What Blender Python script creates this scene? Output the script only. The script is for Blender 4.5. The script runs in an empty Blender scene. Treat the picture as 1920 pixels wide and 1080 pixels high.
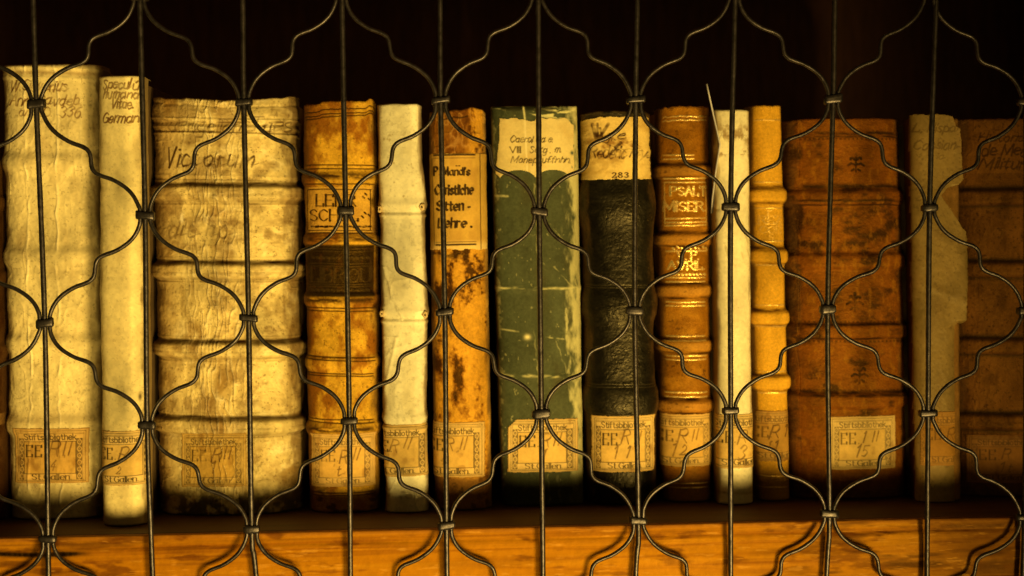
import bpy, math, random
import numpy as np

# ------------------------------------------------------------------ camera, light, exposure
SC = bpy.context.scene
FPX = 2667.0                                   # focal length in pixels of a 1920 px wide frame
CAM = np.array([-0.0409, -0.7241, 0.0524])
YAW, PITCH, ROLL = -0.0498, -0.0535, 0.01
cy_, sy_ = math.cos(YAW), math.sin(YAW); cp_, sp_ = math.cos(PITCH), math.sin(PITCH); cr_, sr_ = math.cos(ROLL), math.sin(ROLL)
RM = (np.array([[cy_, -sy_, 0], [sy_, cy_, 0], [0, 0, 1]]) @ np.array([[1, 0, 0], [0, cp_, -sp_], [0, sp_, cp_]])
      @ np.array([[cr_, 0, sr_], [0, 1, 0], [-sr_, 0, cr_]]))      # columns: right, forward, up
from mathutils import Matrix, Vector
cd = bpy.data.cameras.new('camera'); cam = bpy.data.objects.new('camera', cd); SC.collection.objects.link(cam)
m4 = Matrix.Identity(4)
for i in range(3):
    m4[i][0] = RM[i, 0]; m4[i][1] = RM[i, 2]; m4[i][2] = -RM[i, 1]; m4[i][3] = CAM[i]
cam.matrix_world = m4
cd.sensor_width = 36; cd.lens = FPX / 1920 * 36; cd.clip_start = 0.01; cd.clip_end = 50
cd.dof.use_dof = True; cd.dof.focus_distance = 0.735; cd.dof.aperture_fstop = 7.0
SC.camera = cam

w = bpy.data.worlds.new('World'); SC.world = w; w.use_nodes = True
w.node_tree.nodes['Background'].inputs[0].default_value = (1.0, 0.62, 0.28, 1)
w.node_tree.nodes['Background'].inputs[1].default_value = 0.012
SC.view_settings.view_transform = 'Standard'; SC.view_settings.look = 'None'
SC.view_settings.exposure = 0; SC.view_settings.gamma = 1; SC.view_settings.use_curve_mapping = False

for nm, pos, aim, en, half in (('display_lamp', (0.40, -0.88, -0.44), (-0.10, 0.05, 0.0), 66, 21.0), ('display_lamp', (0.02, -0.96, -0.50), (-0.13, 0.05, 0.0), 22, 19.5)):
    ld = bpy.data.lights.new(nm, 'SPOT'); lamp = bpy.data.objects.new(nm, ld); SC.collection.objects.link(lamp)
    lamp.location = pos; lamp.rotation_euler = (Vector(aim) - Vector(pos)).to_track_quat('-Z', 'Y').to_euler()
    ld.color = (1.0, 0.69, 0.20); ld.energy = en; ld.shadow_soft_size = 0.15; ld.spot_size = math.radians(half * 2); ld.spot_blend = 0.62
fd = bpy.data.lights.new('fill_light', 'AREA'); fl_ = bpy.data.objects.new('fill_light', fd); SC.collection.objects.link(fl_)  # added soft fill that brightens the book bottoms, not a lamp of the room
fl_.location = (0.9, -1.7, 0.15); fl_.rotation_euler = (Vector((-0.05, 0.05, -0.02)) - fl_.location).to_track_quat('-Z', 'Y').to_euler()
fd.shape = 'DISK'; fd.size = 0.9; fd.energy = 1.25; fd.color = (1.0, 0.64, 0.15)

# ------------------------------------------------------------------ photo geometry -> real places
def ray(px, py): return RM @ np.array([(px - 960) / FPX, 1.0, (540 - py) / FPX])
def aty(px, py, y):                           # point of the upright plane at depth y
    d = ray(px, py); return CAM + (y - CAM[1]) / d[1] * d
def proj(P):
    d = (P - CAM) @ RM
    return 960 + FPX * d[..., 0] / d[..., 1], 540 - FPX * d[..., 2] / d[..., 1]
ZS = -0.1113                                  # top of the shelf board
MM = 0.001

# ------------------------------------------------------------------ noise
def _h(ix, iy, s):
    n = (ix.astype(np.int64) * 374761393 + iy.astype(np.int64) * 668265263 + s * 974634777) & 0xFFFFFFFF
    n = ((n ^ (n >> 13)) * 1274126177) & 0xFFFFFFFF
    return ((n ^ (n >> 16)) & 0xFFFF) / 32767.5 - 1.0
def vn(x, y, s):
    ix = np.floor(x); iy = np.floor(y); fx = x - ix; fy = y - iy
    fx = fx * fx * (3 - 2 * fx); fy = fy * fy * (3 - 2 * fy)
    a = _h(ix, iy, s); b = _h(ix + 1, iy, s); c = _h(ix, iy + 1, s); d = _h(ix + 1, iy + 1, s)
    return (a + (b - a) * fx) * (1 - fy) + (c + (d - c) * fx) * fy
def fbm(x, y, sx, sy=None, s=0, o=4):
    sy = sy or sx; x = x / sx; y = y / sy; r = 0; a = 1; t = 0
    for k in range(o):
        r = r + a * vn(x + 17.3 * k, y - 9.1 * k, s + k * 31); t += a; a *= 0.55; x = x * 2.03; y = y * 2.03
    return r / t * 1.35
def ridge(x, y, sx, sy, s=0, o=2):
    return np.clip(1 - np.abs(fbm(x, y, sx, sy, s, o)) * 3.2, 0, 1) ** 2
def sst(a, b, x):
    t = np.clip((x - a) / (b - a), 0, 1); return t * t * (3 - 2 * t)
def mix(A, B, m):
    return A + (np.asarray(B, float) - A) * m[..., None]
def hline(px, py, y, w, x0=-1e9, x1=1e9, slope=0.0, jit=0.6, s=5):
    yy = y + slope * (px - (x0 if x0 > -1e8 else px.mean())) + jit * fbm(px, py * 0, 22, 22, s, 2)
    return np.clip(1.4 - np.abs(py - yy) / w, 0, 1) * sst(x0, x0 + 4, px) * (1 - sst(x1 - 4, x1, px))
def vline(px, py, x, w, y0, y1):
    return np.clip(1.4 - np.abs(px - x) / w, 0, 1) * ((py > y0) & (py < y1))

# ------------------------------------------------------------------ stroke lettering (pen strokes pressed or inked into a surface)
G = {
'A': '0,0 3,8 6,0;1.1,3 4.9,3', 'B': '0,0 0,8;~0,8 3,8 4.6,6.2 3,4.3 0,4.2;~0,4.2 3.6,4.1 5,2.2 3.6,0 0,0',
'C': '~5.6,6.4 3.2,8 .8,6.4 0,4 .8,1.6 3.2,0 5.6,1.6', 'D': '0,0 0,8;~0,8 3,8 5.4,6.4 6,4 5.4,1.6 3,0 0,0',
'E': '0,0 0,8;0,8 4.8,8 4.8,6.8;0,4.2 3.6,4.2;0,0 4.8,0 4.8,1.4', 'F': '0,0 0,8;0,8 4.8,8;0,4.2 3.6,4.2',
'G': '~5.6,6.4 3.2,8 .8,6.4 0,4 .8,1.6 3.2,0 5.6,1.2;5.6,0 5.6,3.6 3.6,3.6', 'H': '0,0 0,8;5.4,0 5.4,8;0,4.2 5.4,4.2',
'I': '0,0 0,8', 'J': '~2.5,8 2.5,2 1.6,0 0,.6', 'L': '0,8 0,0;0,0 4.6,0 4.6,1.4', 'M': '0,0 .4,8;.4,8 3.5,1.5 6.6,8;6.6,8 7,0',
'N': '0,0 0,8;0,8 5.4,0;5.4,0 5.4,8', 'O': '~3,8 .8,6.6 0,4 .8,1.4 3,0 5.2,1.4 6,4 5.2,6.6 3,8', 'P': '0,0 0,8;~0,8 3.4,8 5,6 3.4,4 0,3.9',
'R': '0,0 0,8;~0,8 3.4,8 4.9,6.1 3.4,4.3 0,4.2;2.6,4.2 5.4,0', 'S': '~4.9,6.7 2.8,8 .5,6.7 1,4.9 4,3.4 5,1.7 3,0 .2,1.3',
'T': '3,0 3,8;0,7 0,8 6,8 6,7', 'U': '~0,8 0,2.4 1.2,.4 3,0 4.6,.6 5.4,2.4 5.4,8', 'V': '0,8 3,0;3,0 6,8', 'W': '0,8 2,0;2,0 4,8;4,8 6,0;6,0 8,8', 'Z': '0,7 0,8 5,8;5,8 0,0;0,0 5,0 5,1.2',
'a': '~4,4.3 2.4,5.2 .6,4.4 0,2.6 .6,.8 2,0 3.6,1;4,5.2 4,1 4.6,0', 'b': '0,8 0,0;~0,4 1.8,5.2 3.6,4.4 4.2,2.6 3.6,.7 1.8,0 0,1',
'c': '~3.8,4.2 2.2,5.2 .6,4.2 0,2.6 .6,.8 2.2,0 3.8,1', 'd': '4.2,8 4.2,0;~4.2,4 2.4,5.2 .6,4.4 0,2.6 .6,.7 2.4,0 4.2,1',
'e': '~0,2.7 4,2.9 3.6,4.6 2.1,5.2 .6,4.4 0,2.6 .6,.7 2.2,0 3.9,.9', 'f': '~3.4,7.4 2.4,8 1.3,7.2 1.2,5 1.2,0;0,5 2.8,5',
'g': '~4.1,4 2.2,5.2 .5,4.2 0,2.6 .6,.8 2.3,.2 4.1,1.2;~4.1,5.2 4.1,-1.4 3,-3 .6,-2.6', 'h': '0,8 0,0;~0,3.8 1.8,5.2 3.4,4.8 3.8,3.4 3.8,0',
'i': '0,5.2 0,0;0,7.2 0,7.5', 'k': '0,8 0,0;0,2.2 3.6,5.2;1.4,3.2 3.9,0', 'l': '0,8 0,0', 'm': '0,5.2 0,0;~0,3.8 1.4,5.2 2.7,4.8 3,3.4 3,0;~3,3.8 4.4,5.2 5.7,4.8 6,3.4 6,0',
'n': '0,5.2 0,0;~0,3.8 1.8,5.2 3.4,4.8 3.8,3.4 3.8,0', 'o': '~2.1,5.2 .6,4.4 0,2.6 .6,.8 2.1,0 3.6,.8 4.2,2.6 3.6,4.4 2.1,5.2',
'p': '0,5.2 0,-3;~0,4 1.8,5.2 3.6,4.4 4.2,2.6 3.6,.7 1.8,0 0,1', 'r': '0,5.2 0,0;~0,3.4 1,4.8 2.6,5', 's': '~3.4,4.4 1.9,5.2 .4,4.2 1,3 2.8,2.2 3.5,1.2 2,0 .1,.8',
't': '1.2,7 1.2,1.2 2,0 3,.4;0,5.1 2.9,5.1', 'u': '~0,5.2 0,1.6 .8,.2 2.2,0 3.8,1.4;3.8,5.2 3.8,0', 'v': '0,5.2 2,0;2,0 4,5.2', 'w': '0,5.2 1.5,0;1.5,0 3,5.2;3,5.2 4.5,0;4.5,0 6,5.2',
'x': '0,5.2 3.6,0;3.6,5.2 0,0', 'y': '0,5.2 2,0;4,5.2 1,-3', 'z': '0,5.2 3.6,5.2;3.6,5.2 0,0;0,0 3.6,0', '.': '0,0 .3,.2', ',': '.3,.3 0,-1.2', '-': '0,2.6 2,2.6',
"'": '0,7.8 -.3,6.4', '~': '~-4,6.6 -3,7.3 -1.8,6.6 -.8,7.2', '^': '-3.4,6.8 -3.2,7;-1.6,6.8 -1.4,7', '0': '~2.4,8 .6,6.6 0,4 .6,1.4 2.4,0 4.2,1.4 4.8,4 4.2,6.6 2.4,8', '1': '.2,6.4 1.6,8;1.6,8 1.6,0',
'2': '~.2,6.4 2,8 4,6.6 3.4,4.2 0,0;0,0 4.4,0 4.4,1', '3': '~.2,6.8 2,8 4,6.4 2.2,4.4;~2.2,4.4 4.4,2.4 2.2,0 0,1.2', '4': '2.6,8 0,3;0,3 4,3;3,5 2.6,0', '5': '4,8 .6,8 .4,4.6;~.4,4.6 2.6,5 4.2,2.8 2.6,0 0,.8', '6': '~4,7.6 1.6,7 0,3.4 1,.4 3,0 4.4,1.8 3.2,4.2 .4,3.2',
'8': '~2.2,4.3 .5,6 2.2,8 4,6.2 2.2,4.3 0,2.2 2.2,0 4.6,2 2.2,4.3', 'S_': '',
}
def _crom(p, n=5):
    p = np.array(p, float); q = np.vstack([2 * p[0] - p[1], p, 2 * p[-1] - p[-2]]); out = []
    for i in range(1, len(q) - 2):
        for k in range(n):
            t = k / n; a, b, c, d = q[i - 1], q[i], q[i + 1], q[i + 2]
            out.append(.5 * (2 * b + (c - a) * t + (2 * a - 5 * b + 4 * c - d) * t * t + (3 * b - a - 3 * c + d) * t ** 3))
    out.append(q[-2]); return np.array(out)
def letters(txt, x, y, cap, style='sans', wid=1.0, pen=0.16, track=1.6, slope=0.0, seed=1, fit=None):
    """list of (x1,y1,x2,y2,w1) pen segments; y is the baseline, y grows downwards, cap = capital height"""
    rs = random.Random(seed); k = cap / 8.0; segs = []; cx = 0.0
    shear = {'sans': 0, 'roman': 0, 'hand': .32, 'black': .05}[style]
    jit = {'sans': 0, 'roman': 0, 'hand': .5, 'black': .22}[style]
    ends = []
    for ch in txt:
        if ch == ' ': cx += 3.4; continue
        g = G[ch]; mw = 0; dy = rs.uniform(-jit, jit)
        for st in g.split(';'):
            cur = st.startswith('~'); pts = [tuple(float(v) for v in q.split(',')) for q in st.lstrip('~').split()]
            mw = max(mw, max(p[0] for p in pts)) if ch not in '~^' else 0
            pts = [(p[0] + rs.uniform(-jit, jit), p[1] + rs.uniform(-jit, jit) + dy) for p in pts]
            P = _crom(pts) if (cur and len(pts) > 2) else np.array(pts, float)
            for a, b in zip(P[:-1], P[1:]):
                dx, dz = (b - a); L = math.hypot(dx, dz) + 1e-9
                if style == 'roman': wd = .55 + 1.0 * (abs(dz) / L) ** 2
                elif style == 'hand': wd = .65 + .6 * abs(math.sin(math.atan2(dz, dx) + .75))
                elif style == 'black': wd = .4 + 1.15 * abs(math.sin(math.atan2(dz, dx) - .7))
                else: wd = 1.0
                segs.append([cx + a[0], a[1], cx + b[0], b[1], wd])
            if style == 'roman' and not cur:
                for e, f in ((P[0], P[1]), (P[-1], P[-2])):
                    if abs(e[0] - f[0]) < .55 * abs(e[1] - f[1]) and (e[1] < .1 or e[1] > 5.1):
                        segs.append([cx + e[0] - .75, e[1], cx + e[0] + .75, e[1], .5])
        if ch in '~^': continue
        if style == 'hand' and ch.islower(): segs.append([cx + mw - .2, .5, cx + mw + track * .9 + .3, 1.6, .45])
        cx += mw + track
    tw = cx - track
    if fit: wid = fit / (tw * k)
    out = []
    for a, b, c, d, wd in segs:
        a += shear * b; c += shear * d
        X1 = x + a * k * wid; X2 = x + c * k * wid
        out.append((X1, y - b * k + slope * (X1 - x), X2, y - d * k + slope * (X2 - x), cap * pen * wd))
    return out
def raster(segs, px, py, soft=0.55):
    """ink coverage of the segments at grid points px,py (rows x cols)"""
    m = np.zeros(px.shape); rowy = py.mean(1)
    for x1, y1, x2, y2, wd in segs:
        r = wd / 2 + soft + .5
        i0 = np.searchsorted(rowy, min(y1, y2) - r - 2); i1 = np.searchsorted(rowy, max(y1, y2) + r + 2)
        if i1 <= i0: continue
        prow = px[(i0 + i1) // 2 if (i0 + i1) // 2 < px.shape[0] else -1]
        j0 = np.searchsorted(prow, min(x1, x2) - r - 2); j1 = np.searchsorted(prow, max(x1, x2) + r + 2)
        if j1 <= j0: continue
        X = px[i0:i1, j0:j1]; Y = py[i0:i1, j0:j1]; dx = x2 - x1; dy = y2 - y1; L = dx * dx + dy * dy + 1e-9
        t = np.clip(((X - x1) * dx + (Y - y1) * dy) / L, 0, 1)
        d = np.hypot(X - x1 - t * dx, Y - y1 - t * dy)
        v = np.clip((wd / 2 + soft - d) / (2 * soft), 0, 1)
        m[i0:i1, j0:j1] = np.maximum(m[i0:i1, j0:j1], v)
    return m

# ------------------------------------------------------------------ objects
def link(o, parent=None):
    SC.collection.objects.link(o)
    if parent: o.parent = parent
    return o
def thing(name, label, cat, loc, group=None):
    o = bpy.data.objects.new(name, None); link(o); o.location = tuple(loc); o.empty_display_size = .02
    o['label'] = label; o['category'] = cat
    if group: o['group'] = group
    return o
def tone_curve(c):
    # contrast curve put into the colours: dark tones go darker, pale ones slightly lighter
    L = c @ np.array([.35, .55, .10]); return c * np.clip((np.maximum(L, 1e-4) / .50) ** .42, .42, 1.15)[..., None]
def mesh_np(name, V, F4, mat, parent, org, col=None, aux=None, smooth=True, label=None):
    if col is not None: col = tone_curve(col)
    me = bpy.data.meshes.new(name); V = np.asarray(V, float) - np.asarray(org, float)
    me.vertices.add(len(V)); me.vertices.foreach_set('co', V.astype(np.float32).ravel())
    F4 = np.asarray(F4, np.int32); k = F4.shape[1]
    me.loops.add(F4.size); me.loops.foreach_set('vertex_index', F4.ravel())
    me.polygons.add(len(F4)); me.polygons.foreach_set('loop_start', np.arange(0, F4.size, k, dtype=np.int32))
    me.polygons.foreach_set('loop_total', np.full(len(F4), k, np.int32))
    me.update(calc_edges=True); me.validate()
    if smooth: me.polygons.foreach_set('use_smooth', np.ones(len(me.polygons), bool))
    if col is not None:
        a = me.color_attributes.new('Col', 'FLOAT_COLOR', 'POINT')
        a.data.foreach_set('color', np.concatenate([np.clip(col, 0, 1), np.ones((len(col), 1))], 1).astype(np.float32).ravel())
    if aux is not None:
        a = me.color_attributes.new('Aux', 'FLOAT_COLOR', 'POINT')
        a.data.foreach_set('color', np.concatenate([np.clip(aux, 0, 1), np.ones((len(aux), 1))], 1).astype(np.float32).ravel())
    me.materials.append(mat); o = bpy.data.objects.new(name, me); link(o, parent)
    if label: o['label'] = label
    return o
def gridfaces(nr, nc, keep=None):
    i = np.arange(nr * nc).reshape(nr, nc)
    f = np.stack([i[:-1, :-1], i[1:, :-1], i[1:, 1:], i[:-1, 1:]], -1)
    if keep is not None: return f[keep]
    return f.reshape(-1, 4)

# ------------------------------------------------------------------ materials
def nt(mat): mat.use_nodes = True; return mat.node_tree.nodes, mat.node_tree.links
def surf(name, grain=0.1, gscale=900, kind='noise', colvar=0.12, cscale=500, coat=0.0, bumpd=0.0005, spec=.13, tint=(1, .8, .4)):
    """colour, roughness and gilding come from the surface's own marks; fibre or grain from procedural noise"""
    m = bpy.data.materials.new(name); N, L = nt(m); b = N['Principled BSDF']
    a = N.new('ShaderNodeAttribute'); a.attribute_name = 'Col'
    x = N.new('ShaderNodeAttribute'); x.attribute_name = 'Aux'
    sp = N.new('ShaderNodeSeparateColor'); L.new(x.outputs['Color'], sp.inputs[0])
    tc = N.new('ShaderNodeTexCoord')
    n1 = N.new('ShaderNodeTexNoise'); n1.inputs['Scale'].default_value = cscale; n1.inputs['Detail'].default_value = 5; n1.inputs['Roughness'].default_value = .65
    L.new(tc.outputs['Object'], n1.inputs['Vector'])
    mr = N.new('ShaderNodeMapRange'); mr.inputs[1].default_value = .25; mr.inputs[2].default_value = .75
    mr.inputs[3].default_value = 1 - colvar; mr.inputs[4].default_value = 1 + colvar; L.new(n1.outputs[0], mr.inputs[0])
    mul = N.new('ShaderNodeVectorMath'); mul.operation = 'SCALE'; L.new(a.outputs['Color'], mul.inputs[0]); L.new(mr.outputs[0], mul.inputs['Scale'])
    L.new(mul.outputs[0], b.inputs['Base Color'])
    L.new(sp.outputs[0], b.inputs['Roughness']); L.new(sp.outputs[1], b.inputs['Metallic'])
    if kind == 'voronoi':
        v = N.new('ShaderNodeTexVoronoi'); v.feature = 'DISTANCE_TO_EDGE'; v.inputs['Scale'].default_value = gscale
        L.new(tc.outputs['Object'], v.inputs['Vector']); src = v.outputs['Distance']
        cl = N.new('ShaderNodeMath'); cl.operation = 'MINIMUM'; cl.inputs[1].default_value = .25; L.new(src, cl.inputs[0]); src = cl.outputs[0]
    else:
        v = N.new('ShaderNodeTexNoise'); v.inputs['Scale'].default_value = gscale; v.inputs['Detail'].default_value = 4; L.new(tc.outputs['Object'], v.inputs['Vector']); src = v.outputs[0]
    bp = N.new('ShaderNodeBump'); bp.inputs['Strength'].default_value = grain; bp.inputs['Distance'].default_value = bumpd; L.new(src, bp.inputs['Height'])
    L.new(bp.outputs[0], b.inputs['Normal'])
    b.inputs['Specular IOR Level'].default_value = spec; b.inputs['Specular Tint'].default_value = (*tint, 1)
    if coat: b.inputs['Coat Weight'].default_value = coat; b.inputs['Coat Roughness'].default_value = .28
    return m
M_VEL = surf('aged_vellum', .25, 420, colvar=.07, cscale=300, spec=.34)
M_LEA = surf('worn_calf_leather', .6, 1100, colvar=.22, cscale=700, spec=.2, tint=(1, .55, .08))
M_BLK = surf('black_goat_leather', .45, 420, 'voronoi', colvar=.2, bumpd=.0005, spec=.28, tint=(1, .85, .5))
M_PAP = surf('old_paper', .25, 1500, colvar=.07, cscale=900)
M_WOOD = surf('varnished_pine', .5, 350, colvar=.14, cscale=260, coat=.0, spec=.22, tint=(1, .5, .05))

def plain(name, col, rough=.7, metal=0.0, scale=60, var=.35, bump=.2, stretch=(1, 1, 1), col2=None, bd=.0005):
    m = bpy.data.materials.new(name); N, L = nt(m); b = N['Principled BSDF']; b.inputs['Roughness'].default_value = rough; b.inputs['Metallic'].default_value = metal
    tc = N.new('ShaderNodeTexCoord'); mp = N.new('ShaderNodeMapping'); mp.inputs['Scale'].default_value = stretch; L.new(tc.outputs['Object'], mp.inputs[0])
    n = N.new('ShaderNodeTexNoise'); n.inputs['Scale'].default_value = scale; n.inputs['Detail'].default_value = 6; n.inputs['Roughness'].default_value = .65; L.new(mp.outputs[0], n.inputs['Vector'])
    cr = N.new('ShaderNodeValToRGB'); cr.color_ramp.elements[0].position = .3; cr.color_ramp.elements[1].position = .7
    c2 = col2 or tuple(c * (1 + var) for c in col)
    cr.color_ramp.elements[0].color = (*[c * (1 - var) for c in col], 1); cr.color_ramp.elements[1].color = (*c2, 1)
    L.new(n.outputs[0], cr.inputs[0]); L.new(cr.outputs[0], b.inputs['Base Color'])
    bp = N.new('ShaderNodeBump'); bp.inputs['Strength'].default_value = bump; bp.inputs['Distance'].default_value = bd; L.new(n.outputs[0], bp.inputs['Height']); L.new(bp.outputs[0], b.inputs['Normal'])
    return m
M_IRON = plain('blackened_iron_wire', (.056, .048, .046), .38, .8, 300, .6, .4, bd=.0005)
M_DARK = plain('dark_cabinet_wood', (.10, .036, .014), .8, 0, 30, .4, .3, (6, 1, 1))
M_SHELF = plain('shelf_top_wood', (.075, .026, .010), .6, 0, 25, .4, .3, (.4, 6, 1))
M_PAGE = plain('page_edges', (.42, .33, .19), .9, 0, 40, .3, .6, (20, .3, .3))
M_CARD = plain('white_card', (.50, .47, .44), .6, 0, 300, .04, .1)

# ------------------------------------------------------------------ the book maker
GROUP = 'old books standing in a row on the shelf'
class Spine: pass
def book(name, label, xt, xb, ytop, yf, paint, mat, dep=9, n=3.0, body=(.3, .2, .1), depth=.17, step=.33, wob=.5, topfn=None, edge=None, seed=1, hinge=1.0, inset=0.0, rough_body=.7):
    """xt/xb = left and right edge at the top/bottom as measured; yf = depth of the spine's front; paint() gives marks and relief"""
    B = Spine(); yf = yf - .006
    # the rounded edges lie deeper than the crown of the spine: widen the far side to its measured outline
    gl = max(0, 600 - xt[0]) / 600 * dep * .9 if xt[0] < 600 else 0; gr_ = max(0, xt[1] - 1500) / 420 * dep * .9
    xt = (xt[0] - gl, xt[1] + gr_); xb = (xb[0] - gl, xb[1] + gr_)
    TL = aty(xt[0], ytop, yf); TR = aty(xt[1], ytop, yf)
    ZT = (TL[2] + TR[2]) / 2; ZB = ZS + .0004
    # bottom corners on the shelf plane
    BL = aty(xb[0], 955, yf); BR = aty(xb[1], 955, yf)
    org = np.array([(BL[0] + BR[0]) / 2, yf + .06, ZS])
    e = thing(name, label, 'book', org, GROUP)
    H = ZT - ZB; W = TR[0] - TL[0]
    nr = int(H / (step * MM)); nu = int(W / (step * MM) * 1.45) + 8
    v = np.linspace(0, 1, nr)[:, None]
    s = np.linspace(-1, 1, nu); tp = np.sin(s * math.pi / 2)
    prof = dep * MM * (1 - np.maximum(1 - np.abs(tp) ** n, 0) ** (1 / n))
    k = 10; ext = np.linspace(0, 1, k + 1)[1:] * .010
    tpa = np.concatenate([np.full(k, -1.0), tp, np.full(k, 1.0)])
    pra = np.concatenate([prof[0] + ext[::-1], prof, prof[-1] + ext])
    zc = ZT + (ZB - ZT) * v
    fr = (zc - ZT) / (BL[2] - ZT)
    xl = TL[0] + (BL[0] - TL[0]) * fr; xr = TR[0] + (BR[0] - TR[0]) * fr
    ppy = proj(np.stack([(xl + xr) / 2, np.full_like(xl, yf), zc], -1))[1]
    wl = wob * MM * fbm(ppy, ppy * 0 + 3, 70, 70, seed, 3); wr = wob * MM * fbm(ppy, ppy * 0 + 9, 70, 70, seed + 50, 3)
    if edge:
        el, er = edge
        if el: wl = wl + np.interp(ppy, *zip(*el)) * .285 * MM
        if er: wr = wr + np.interp(ppy, *zip(*er)) * .285 * MM
    xl = xl + wl; xr = xr + wr
    xc = (xl + xr) / 2; hw = (xr - xl) / 2
    X = xc + hw * tpa[None, :]; Z = zc + 0 * X
    Y = yf + pra[None, :] + 0 * X
    px, py = proj(np.stack([X, np.full_like(X, yf), Z], -1))
    px = px + np.concatenate([-ext[::-1], np.zeros(nu), ext])[None, :] / (.285 * MM)
    T_ = tpa[None, :] + 0 * px
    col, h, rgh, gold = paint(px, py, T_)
    edge_dark = sst(.80, 1.0, np.abs(T_) + .12 * fbm(px, py, 9, 40, seed + 77, 4)) * hinge
    edge_dark[:, :k] = .95; edge_dark[:, -k:] = .95
    col = mix(col, np.array([.20, .10, .03]), edge_dark * .7)  # spine edges and turned-back sides mixed towards dark brown
    # normals of the rounded section
    dX = np.gradient(tpa * W / 2); dY = np.gradient(pra); nl = np.hypot(dX, dY) + 1e-12
    nx, ny = dY / nl, -dX / nl
    top = topfn(px) if topfn else 1.2 * fbm(px, px * 0, 14, 14, seed + 7, 3)       # uneven head, in measured px
    Z = Z - (top * .285 * MM) * np.exp(-(v * H / .012) ** 2)
    d = v * H; rt = .0016; a = np.clip(1 - d / rt, 0, 1); b = np.clip(1 - (H - d) / rt, 0, 1)
    Y = Y + rt * (1 - np.sqrt(1 - np.minimum(a, 1) ** 2)) + rt * (1 - np.sqrt(1 - b ** 2))
    X = X + h * MM * nx[None, :]; Y = Y + h * MM * ny[None, :]
    V = np.stack([X, Y, Z], -1)
    # turned-in rows that close the head and tail
    V = np.concatenate([V[:1] + [0, .006, -.0006], V, V[-1:] + [0, .006, .0]], 0)
    cc = np.concatenate([col[:1], col, col[-1:]], 0); ax = np.stack([rgh, gold, rgh * 0], -1); ax = np.concatenate([ax[:1], ax, ax[-1:]], 0)
    R, C = V.shape[:2]
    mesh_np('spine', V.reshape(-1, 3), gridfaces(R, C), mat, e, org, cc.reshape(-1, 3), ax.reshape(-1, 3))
    B.V = V[1:-1]; B.px = px; B.py = py; B.nx = nx; B.ny = ny; B.e = e; B.org = org; B.yf = yf
    # boards and pages (real slabs running back into the shelf)
    bm_ = plain(name + '_board', body, rough_body, 0, 120, .3, .5)
    y0 = yf + dep * MM + .007; y1 = yf + depth; t = min(.003, W * .14)
    def slab(nm, xa, xb_, xc_, xd, za, zb, ya, yb, mt):
        P = np.array([[xa, ya, za], [xb_, ya, za], [xc_, ya, zb], [xd, ya, zb], [xa, yb, za], [xb_, yb, za], [xc_, yb, zb], [xd, yb, zb]])
        F = [[0, 1, 2, 3], [5, 4, 7, 6], [4, 0, 3, 7], [1, 5, 6, 2], [3, 2, 6, 7], [4, 5, 1, 0]]
        o = mesh_np(nm, P, F, mt, e, org, smooth=False)
        bv = o.modifiers.new('b', 'BEVEL'); bv.width = .0006; bv.segments = 2; bv.limit_method = 'NONE'
        return o
    il, ir = float(xl[-1, 0]) + inset, float(xr[-1, 0]) - inset; tl, tr = float(xl[6, 0]) + inset, float(xr[6, 0]) - inset
    zt = ZT - .0022
    slab('front_board', il + .0003, il + t, tl + t, tl + .0003, ZB, zt, y0, y1, bm_)
    slab('back_board', ir - t, ir - .0003, tr - .0003, tr - t, ZB, zt, y0, y1, bm_)
    slab('page_block', il + t + .0002, ir - t - .0002, tr - t - .0002, tl + t + .0002, ZB + .003, zt - .003, yf + dep * MM * .6 + .004, y1 - .003, M_PAGE)
    return B

def lay(B, name, x0, x1, y0, y1, paint, mat=None, outline=None, off=.00025, step=.95, label=None, thick=0.0):
    """a paper pasted on the spine: follows its relief"""
    ly = np.arange(y0, y1 + step, step); lx = np.arange(x0, x1 + step, step)
    pym = B.py[:, B.py.shape[1] // 2]; nrow = len(pym); ncol = B.px.shape[1]
    r = np.clip(np.interp(ly, pym, np.arange(nrow)), 0, nrow - 1.001); r0 = r.astype(int); fr = (r - r0)[:, None]
    V = np.zeros((len(ly), len(lx), 3)); N = np.zeros_like(V)
    for i in range(len(ly)):
        prow = B.px[r0[i]] * (1 - fr[i]) + B.px[r0[i] + 1] * fr[i]
        c = np.clip(np.interp(lx, prow, np.arange(ncol)), 0, ncol - 1.001); c0 = c.astype(int); fc = (c - c0)[:, None]
        A = B.V[r0[i]] * (1 - fr[i]) + B.V[r0[i] + 1] * fr[i]
        V[i] = A[c0] * (1 - fc) + A[c0 + 1] * fc
        N[i, :, 0] = np.interp(c, np.arange(ncol), B.nx); N[i, :, 1] = np.interp(c, np.arange(ncol), B.ny)
    # paper bridges the small hollows: smooth the relief a little
    for _ in range(2):
        V[1:-1, 1:-1] = (V[:-2, 1:-1] + V[2:, 1:-1] + V[1:-1, :-2] + V[1:-1, 2:] + V[1:-1, 1:-1] * 2) / 6
    PX = np.broadcast_to(lx, (len(ly), len(lx))).copy(); PY = np.broadcast_to(ly[:, None], PX.shape).copy()
    V = V + N * (off + .00006 * fbm(PX, PY, 9, 9, int(x0), 2)[..., None])
    col, rgh = paint(PX, PY)
    keep = None
    if outline is not None:
        mk = outline(PX, PY) > 0; keep = mk[:-1, :-1] & mk[1:, :-1] & mk[1:, 1:] & mk[:-1, 1:]
    ax = np.stack([rgh, rgh * 0, rgh * 0], -1)
    o = mesh_np(name, V.reshape(-1, 3), gridfaces(len(ly), len(lx), keep), mat or M_PAP, B.e, B.org, col.reshape(-1, 3), ax.reshape(-1, 3), label=label)
    so = o.modifiers.new('t', 'SOLIDIFY'); so.thickness = .00022; so.offset = -1
    return o

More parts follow.
